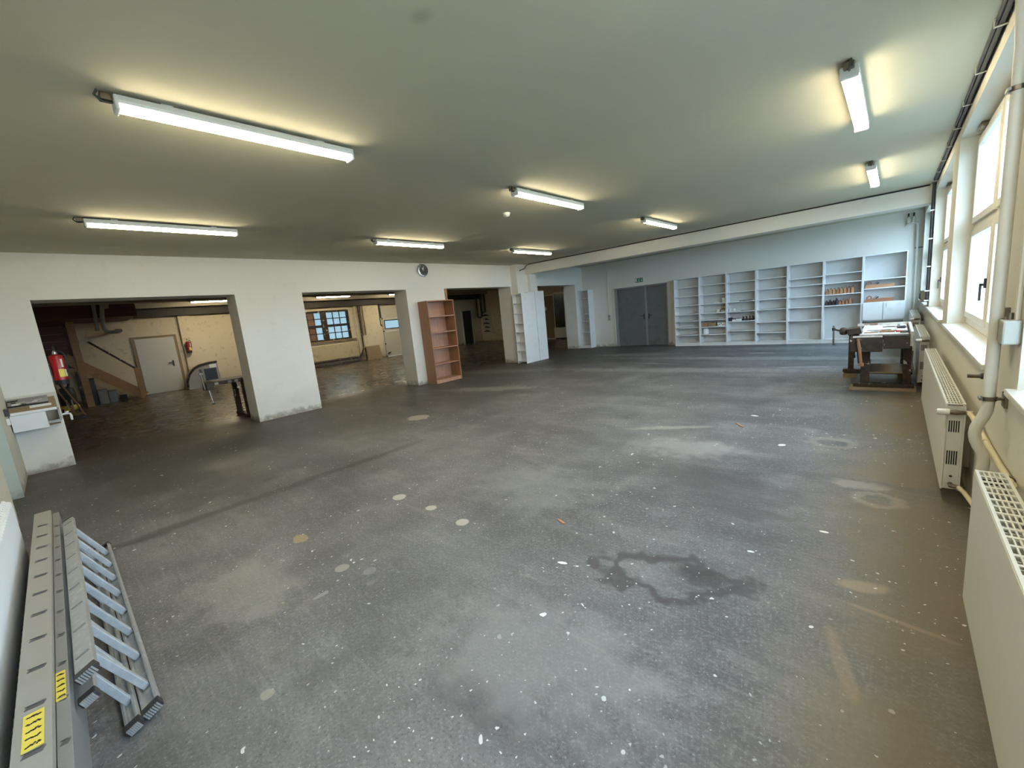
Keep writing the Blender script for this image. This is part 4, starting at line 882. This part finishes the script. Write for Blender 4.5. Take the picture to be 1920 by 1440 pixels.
# ------------------------------------------------------------------ annex: door, stairs, window, garage, machine
t = thing('door_2', 'white steel door with black lever in the annex wall', 'door', (XO, 2.54, 0)); t['kind'] = 'structure'
lf = bx(XO+.01, XO+.06, 2.0, 3.06, .01, 1.91).build('leaf', paint('off_white_door', (.62, .60, .53), .5, .04, 3), t, bevel=.004)
MB().box(XO, XO+.05, 1.92, 1.995, 0, 1.98).box(XO, XO+.05, 3.065, 3.14, 0, 1.98).box(XO, XO+.05, 1.995, 3.065, 1.915, 1.98).build('door_frame', M_lumber, t)
bx(XO+.06, XO+.07, 2.87, 2.92, .88, 1.08).build('handle_plate', M_dark, lf)
MB().tube([(XO+.06, 2.895, 1.02), (XO+.11, 2.895, 1.02), (XO+.115, 2.86, 1.02), (XO+.115, 2.76, 1.0)], .014, 8).build('lever', M_dark, lf)

t = thing('wooden_stair', 'orange-brown wooden stair rising to the left in front of the annex wall', 'stairs', (-18.0, 1.2, 0))
a, b = Vector((0, 1.80, .12)), Vector((0, .30, 1.50)); d = (b-a).normalized(); nrm = Vector((0, -d.z, d.y))
if nrm.z < 0: nrm = -nrm
for x in (-18.0, -18.72): MB().obox(Vector((x, 0, 0))+(a+b)/2+Vector((0, .02, .0)), (.025, 0, 0), d*((b-a).length/2+.06), nrm*.13).build('stringer', M_oak, t, bevel=.003)
for k in range(6):
    p = a.lerp(b, (k+.5)/6); bx(-18.69, -18.03, p.y-.14, p.y+.12, p.z+.02, p.z+.06).build('tread', M_oak, t, bevel=.003)
bx(-18.05, -17.95, 1.74, 1.84, 0, 1.0).build('newel_post', M_oak, t, bevel=.004)
bx(-18.0, -17.86, .50, .66, 0, 2.75).build('tall_post', M_oak, t, bevel=.004)
MB().tube([(-18.0, 1.80, .96), (-18.0, .85, 1.95)], .028, 8).build('handrail', M_bench, t)
t = thing('board_partition', 'dark reddish wall of horizontal boards left of the stair', 'partition', (-17.95, -.2, 0))
for k in range(9):
    z0 = 1.20+k*.205; bx(-18.02, -17.99+.006*(k % 2), YA0+.01, .49, z0, z0+.198).build('board', M_boards, t, bevel=.003)
bx(-18.03, -17.96, YA0+.01, .49, 1.10, 1.19).build('rail', M_oak, t)
for yy in (YA0+.02, .41): bx(-18.08, -18.02, yy, yy+.07, 0, 3.03).build('stud', M_bench, t)

t = thing('vacuum_cleaner', 'black and yellow drum vacuum cleaner under the board partition', 'vacuum cleaner', (-17.4, .08, 0))
cx, cy_ = -17.3, .14
MB().lathe([(0, .06), (.19, .06), (.2, .09), (.19, .16), (.17, .2), (0, .2)], (cx, cy_, 0), 20).build('chassis', M_yellow, t)
MB().lathe([(.17, .2), (.175, .28), (.175, .5), (.165, .52), (0, .52)], (cx, cy_, 0), 20).build('drum', M_black, t)
MB().lathe([(.178, .5), (.18, .53), (.15, .66), (.08, .72), (0, .73)], (cx, cy_, 0), 20).build('motor_head', M_dark, t)
for s_ in (-1, 1): MB().tube([(cx+.14, cy_+s_*.05, .1), (cx+.2, cy_+s_*.05, .12), (cx+.2, cy_+s_*.05, .36)], .018, 8).build('chrome_tube', M_chrome, t)
MB().tube(arc((cx, cy_, .95), .17, -1.4, 4.4, 18, (0, .6, 0), (0, 0, 1.6)), .026, 8).build('hose', M_black, t)
for ax, ay in ((.17, .1), (.17, -.1), (-.17, .1), (-.17, -.1)): MB().lathe([(0, -.015), (.06, -.015), (.06, .015), (0, .015)], (cx+ax*.9, cy_+ay*1.6, .06), 12, 'y').build('wheel', M_black, t)
for k, (lb, dy) in enumerate((('left one of two long broom sticks leaning by the first opening jamb', 0), ('right one of two long broom sticks leaning by the first opening jamb', .14))):
    t = thing('broom', lb, 'broom', (-15.2, .12+dy, 0), 'broom sticks behind the first opening')
    MB().tube([(-15.2, .20+dy, .06), (-15.9, -.12+dy, 1.05)], .018, 8).build('stick', M_handle, t)
    bx(-15.30, -15.06, .12+dy, .26+dy, 0, .07).build('brush_head', M_bench, t, bevel=.01)
for k, (x, y, wd, h, mt, lb) in enumerate(((-18.25, .90, .22, .42, M_machine, 'pale grey bin under the stair stringer'), (-18.3, 1.12, .2, .36, M_steel2, 'grey box under the middle of the stair'), (-18.55, .70, .2, .8, M_dark, 'dark tall canister behind the stair post'), (-18.3, 1.36, .16, .16, M_black, 'low black box under the stair foot'))):
    t = thing('storage_box', lb, 'box', (x, y, 0)); bx(x-wd/2, x+wd/2, y-wd/2, y+wd/2, 0, h).build('body', mt, t, bevel=.01); bx(x-wd/2-.008, x+wd/2+.008, y-wd/2-.008, y+wd/2+.008, h, h+.025).build('lid', mt, t, bevel=.005)

struct('trim_loft', bx(XO, -16.5, YA0, 1.95, 2.55, 3.04), M_boards, 'dark boarded loft edge above the stair', cat='loft')
# flue pipes over the stair
t = thing('flue_pipes', 'pair of grey duct pipes dropping from the annex ceiling above the stair', 'ducts', (-18.4, 1.4, 2.2))
MB().tube([(-16.4, 1.27, 3.0), (-16.4, 1.20, 2.6), (-16.4, 1.17, 2.34), (-16.4, 1.18, 2.22), (-16.4, 1.24, 2.13), (-16.4, 1.42, 2.12), (-16.45, 1.50, 2.15), (-18.9, 1.62, 2.24)], .05, 12).build('duct', M_machine, t)
MB().tube([(-16.42, 1.08, 3.0), (-16.42, 1.05, 2.45), (-16.42, 1.03, 2.18)], .045, 12).build('duct', M_machine, t)
MB().tube([(-16.4, 1.27, 3.02), (-16.4, 1.32, 2.78)], [.15, .055], 12).build('funnel', M_machine, t)

# paned window
t = thing('window_5', 'dark framed workshop window with small panes seen through the second opening', 'window', (XO, 8.1, WZ0)); t['kind'] = 'structure'
xf0, xf1 = XO-.16, XO-.08; ymul = 8.42
MB().box(xf0, xf1, WY0, WY0+.08, WZ0, WZ1).box(xf0, xf1, WY1-.10, WY1, WZ0, WZ1).box(xf0, xf1, WY0+.08, WY1-.1, WZ0, WZ0+.07).box(xf0, xf1, WY0+.08, WY1-.1, WZ1-.08, WZ1).box(xf0, xf1+.03, ymul-.0, ymul+.24, WZ0+.07, WZ1-.08).build('window_frame', M_bench, t)
zmid = 1.80; M_infill = wood('brown_infill_board', (.20, .10, .055), (.28, .15, .085), 1, 1, .6)
for ya, yb in ((WY0+.08, ymul), (ymul+.24, WY1-.1)):
    s_ = bx(xf0+.01, xf1-.01, ya, yb, zmid-.055, zmid+.055).build('transom', M_dark, t)
    for z0, z1 in ((WZ0+.07, zmid-.055), (zmid+.055, WZ1-.08)):
        for i in range(3):
            for j in range(2):
                pa, pb = ya+(yb-ya)*i/3, ya+(yb-ya)*(i+1)/3; qa, qb = z0+(z1-z0)*j/2, z0+(z1-z0)*(j+1)/2
                bx(xf0+.03, xf0+.036, pa, pb, qa, qb).build('pane', M_glass2, t) if (ya > 8 or i == 2) else bx(xf0+.025, xf0+.04, pa, pb, qa, qb).build('infill_board', M_infill, t)
        for i in (1, 2): y_ = ya+(yb-ya)*i/3; bx(xf0+.02, xf0+.05, y_-.018, y_+.018, z0, z1).build('muntin', M_bench, t)
        z_ = (z0+z1)/2; bx(xf0+.02, xf0+.05, ya, yb, z_-.018, z_+.018).build('muntin', M_bench, t)
bx(XO-.06, XO+.10, WY0-.05, WY1+.15, WZ0-.05, WZ0).build('window_sill', M_lumber, t)

t = thing('annex_radiator', 'long yellowed radiator under the paned window', 'radiator', (XO+.1, 8.4, 0))
bx(XO+.05, XO+.15, 6.6, 9.88, .27, .95).build('panel', paint('yellowed_enamel', (.62, .53, .34), .5, .1, 3, dirt=(.3, .22, .12), dirt_amt=.6), t, bevel=.01)
m = MB()
for k in range(40): yy = 6.66+k*.08; m.box(XO+.15, XO+.158, yy, yy+.04, .32, .90)
m.build('ribs', MATS['yellowed_enamel'], t)
MB().tube([(XO+.12, 6.6, .20), (XO+.12, 9.86, .20), (XO+.19, 9.9, .25), (XO+.19, 10.1, .6), (XO+.19, 10.1, 2.6)], .035, 10).build('pipe', M_bench, t)
for y in (10.22, 10.34): MB().tube([(XO+.16, y, 2.6), (XO+.16, y, 1.2)], .025, 8).build('pipe', M_lumber, t)
for y in (6.8, 9.7): bx(XO, XO+.05, y-.03, y+.03, .3, .9).build('bracket', M_machine, t)

t = thing('leaning_board', 'brown board leaning on the wall between radiator and garage door', 'board', (-18.5, 10.45, 0))
MB().obox((-18.58, 10.45, .335), (.012, 0, -.002), (0, .42, 0), (-.07, 0, .33)).build('sheet', M_lumber, t, bevel=.003)
bx(-18.55, -18.49, 10.03, 10.07, 0, .62).build('edge_batten', M_bench, t)

t = thing('door_3', 'cream sectional garage door with a small window', 'garage door', (XO, 12.8, 0)); t['kind'] = 'structure'
for k in range(4):
    z0 = k*.637; gy0, gy1 = GY0-.02, GY1+.02
    if k == 2:
        m = MB().box(XO-.16, XO-.11, gy0, 11.58, z0, z0+.636).box(XO-.16, XO-.11, 12.46, gy1, z0, z0+.636).box(XO-.16, XO-.11, 11.58, 12.46, z0, z0+.13).box(XO-.16, XO-.11, 11.58, 12.46, z0+.54, z0+.636)
    else: m = bx(XO-.16, XO-.11, gy0, gy1, z0, z0+.636)
    pn = m.build('door_panel', M_garage, t, bevel=.005)
    if k == 2:
        bx(XO-.14, XO-.13, 11.6, 12.44, z0+.14, z0+.53).build('pane', M_glass2, pn)
        MB().box(XO-.12, XO-.10, 11.56, 11.60, z0+.11, z0+.56).box(XO-.12, XO-.10, 12.44, 12.48, z0+.11, z0+.56).box(XO-.12, XO-.10, 11.60, 12.44, z0+.11, z0+.15).box(XO-.12, XO-.10, 11.60, 12.44, z0+.52, z0+.56).build('pane_gasket', M_black, pn)
    bx(XO-.11, XO-.08, GY0+.05, GY0+.12, z0-.03, z0+.05).build('hinge', M_dark, pn)
bx(XO-.10, XO-.02, GY0-.06, GY0+.03, 0, 2.75).build('guide_rail', M_dark, t)
bx(XO-.02, XO+.08, GY0-.16, GY0-.05, 1.95, 2.75).build('opener_box', M_black, t)
MB().tube([(XO+.02, GY0-.1, 1.95), (XO+.04, GY0-.12, 1.7), (XO+.03, GY0-.06, 1.55)], .03, 8).build('chain', M_black, t)
MB().obox((XO-.09, 11.62, .18), (.02, 0, 0), (0, .07, .01), (0, .01, .03)).build('handle', M_black, t)

# doorway and duct at the dim end
t = thing('door_4', 'dark open doorway at the dim end of the annex', 'door', (XO, 17.05, 0)); t['kind'] = 'structure'
bx(XO+.001, XO+.02, AY0, AY1, .01, 1.96).build('dark_leaf', M_screen, t)  # dark sheet stands in for the shade within the open doorway
MB().box(XO, XO+.06, AY0-.09, AY0, 0, 2.05).box(XO, XO+.06, AY1, AY1+.09, 0, 2.05).box(XO, XO+.06, AY0, AY1, 1.96, 2.05).build('door_frame', M_garage, t)
t = thing('ceiling_pipe', 'grey pipe under the annex ceiling with dark drops by the end wall', 'pipe', (-18.5, 16.5, 2.7))
MB().tube([(-18.5, 13.5, 2.80), (-18.5, 17.2, 2.80), (-18.5, 17.45, 2.74), (-18.5, 17.55, 2.55), (-18.5, 17.55, 1.55), (-18.5, 17.75, 1.48), (-18.5, 17.9, 1.55), (-18.5, 17.9, 3.0)], .06, 10).build('pipe', M_darkbeam, t)
MB().tube([(-18.4, 18.12, 3.0), (-18.4, 18.12, 1.8), (-18.5, 17.95, 1.75)], .045, 8).build('drop', M_darkbeam, t)
t = thing('tool_rack', 'wall rack with dark tools on the dim end wall', 'rack', (-18.0, YA1, 1.0))
bx(-18.75, -17.95, YA1-.035, YA1-.005, .45, 1.75).build('back_board', M_garage, t)
for k in range(5):
    z = .62+k*.24; MB().tube([(-18.65+.08*(k % 2), YA1-.06, z), (-18.45, YA1-.06, z+.03), (-18.15, YA1-.06, z-.02)], [.03, .05, .02], 7).build('tool', M_black if k < 2 else M_bench, t)

# tall glazed cabinet in the fourth opening
t = thing('glazed_cabinet', 'tall dim cabinet with glass door seen through the fourth opening', 'cabinet', (-12.8, 18.0, 0))
bx(-13.08, -12.35, 17.75, YA1-.01, .08, .60).build('lower_box', M_white, t, bevel=.004)
bx(-13.03, -13.0, 17.78, YA1-.01, .6, 2.40).box(-12.38, -12.35, 17.78, YA1-.01, .6, 2.40).box(-13.0, -12.38, 17.78, YA1-.01, 2.36, 2.40).build('carcass', M_shelf, t)
bx(-13.0, -12.38, YA1-.03, YA1-.02, .6, 2.36).build('back_panel', M_bench, t)
for z in (.95, 1.3, 1.65, 2.0): bx(-13.0, -12.38, 17.82, YA1-.03, z, z+.02).build('shelf_board', M_machine, t)
bx(-13.0, -12.38, 17.785, 17.79, .62, 2.35).build('glass_door', M_cabglass, t)
bx(-13.05, -12.4, 17.8, YA1-.02, 0, .08).build('plinth', M_dark, t)
t = thing('panel_partition', 'plain brown panelled partition left of the glazed cabinet', 'partition', (-13.7, 18.0, 0))
bx(-14.4, -13.10, 18.0, YA1-.005, .0, 2.32).build('panel', M_lumber, t)
bx(-14.4, -13.10, 17.985, 18.0, .0, .05).box(-14.4, -13.1, 17.985, 18.0, 2.27, 2.32).build('rail', M_white, t)
MB().lathe([(0, 0), (.1, 0), (.1, .02), (0, .02)], (-13.75, 17.98, 1.62), 16, 'y').build('disc', M_white, t)

# machine with curved rim and dark panel
t = thing('machine', 'grey machine with dark square panel and curved brown rim against the annex wall', 'machine', (-18.4, 3.6, 0))
pr = [(3.03, .0), (3.06, .28), (3.16, .52), (3.30, .70), (3.48, .80), (3.75, .85), (4.03, .86), (4.08, .0)]
MB().prism([(a-3.0, b) for a, b in pr], (-18.65, 3.0, 0), (-18.25, 3.0, 0), (0, 1, 0), (0, 0, 1)).build('housing', M_machine, t, bevel=.004)
m = MB(); rim = [Vector((0, a, b)) for a, b in pr[:-1]]
m.tube([(-18.24, v.y, v.z+.01) for v in rim], .035, 8); m.build('rim', M_bench, t)
bx(-18.25, -18.22, 3.60, 3.97, .15, .66).build('dark_panel', M_screen, t, bevel=.004)
bx(-18.25, -18.235, 3.78, 3.99, .67, .80).build('paper_notice', M_signw, t)
for y in (3.50, 3.54): MB().tube([(-18.22, y, .02), (-18.22, y-.03, .68)], .02, 8).build('rod', M_chrome, t)

# second workbench behind the pier
t = thing('annex_bench', 'dark cluttered bench end with clamps jutting out behind the wide pier', 'workbench', (-9.9, 2.4, 0))
bx(-10.35, -9.55, 1.98, 3.5, .745, .80).build('bench_top', M_bench, t, bevel=.005)
bx(-10.3, -9.62, 2.02, 3.4, .80, .81).build('work_surface', M_bench, t)
for x, y in ((-9.62, 2.50), (-10.28, 2.50), (-9.62, 3.35), (-10.28, 3.35)): bx(x-.045, x+.045, y-.045, y+.045, .07, .745).build('leg', M_bench, t, bevel=.004)
for y in (2.50, 3.35): bx(-10.36, -9.52, y-.055, y+.055, 0, .07).build('sled_foot', M_bench, t, bevel=.004)
v = bx(-9.86, -9.56, 1.87, 1.98, .67, .80).build('vise_jaw', M_bench, t, bevel=.006)
MB().tube([(-9.62, 1.98, .70), (-9.62, 1.82, .70)], .02, 8).build('screw', M_dark, v)
MB().tube([(-9.60, 1.83, .97), (-9.60, 1.85, .69)], .016, 8).build('bar', M_chrome, v)
MB().tube([(-9.60, 1.80, .99), (-9.60, 1.87, .99)], .028, 8).build('bar_head', M_machine, v)
for k in range(6):
    y = 2.0+k*.11; bx(-9.56, -9.535, y, y+.06, .755, .80).build('apron_fitting', (M_machine, M_bench, M_steel2)[k % 3], t)
t = thing('bar_clamp', 'slim metal clamp bar hanging from the end of the annex bench', 'clamp', (-9.58, 1.86, .4))
MB().tube([(-9.575, 1.90, .665), (-9.575, 1.925, .42)], .007, 6).build('bar', M_chrome, t)
bx(-9.59, -9.56, 1.905, 1.945, .39, .42).build('pad', M_dark, t)
t = thing('hook_clamp', 'small bright clamp hooked under the annex bench top', 'clamp', (-9.55, 2.4, .6))
MB().tube([(-9.53, 2.36, .75), (-9.53, 2.37, .66)], .012, 6).build('bar', M_chrome, t)
bx(-9.55, -9.51, 2.35, 2.39, .63, .66).build('pad', M_paper, t)

# ------------------------------------------------------------------ scraps on the floor
def scrap(name, label, cat, x, y, l, wd, h, ang, mat):
    n = 7; m = MB(); rng = random.Random(int(1000*abs(x)+y*100)); poly = []
    for k in range(n):
        a = 2*PI*k/n; poly.append((math.cos(a)*l*rng.uniform(.75, 1.05), math.sin(a)*wd*rng.uniform(.7, 1.1)))
    ca, sa = math.cos(ang), math.sin(ang)
    m.prism([(u*ca-v*sa, u*sa+v*ca) for u, v in poly], (x, y, .0004), (x, y, h), (1, 0, 0), (0, 1, 0))
    tag(m.build(name, mat), label, cat, 'scraps on the floor')
scrap('wood_sliver', 'pale wood sliver on the floor near the middle of the hall', 'wood scrap', -1.767, 2.294, .055, .012, .006, -.35, M_planew)
scrap('wood_sliver', 'long wood sliver on the floor toward the workbench', 'wood scrap', -1.284, 5.24, .11, .014, .008, -.9, M_planew)
scrap('paper_scrap', 'white paper scrap beside the dark oil ring', 'paper scrap', -1.46, 1.876, .035, .012, .004, .3, M_paper)
scrap('paper_scrap', 'cream torn scrap on the floor in the foreground centre', 'paper scrap', -1.286, 1.451, .022, .014, .004, .9, M_paper)
scrap('paper_scrap', 'small white square scrap right of the long wood sliver', 'paper scrap', -.776, 4.691, .04, .028, .004, .6, M_paper)
scrap('paper_scrap', 'white shred on the floor behind the oil ring', 'paper scrap', -.581, 2.591, .022, .010, .004, .2, M_paper)
scrap('paper_scrap', 'white chip near the bare strip by the second radiator', 'paper scrap', -.273, 3.052, .026, .012, .004, .1, M_paper)
scrap('paper_scrap', 'white chip on the floor beyond the long wood sliver', 'paper scrap', -1.239, 5.722, .05, .02, .004, -.2, M_paper)
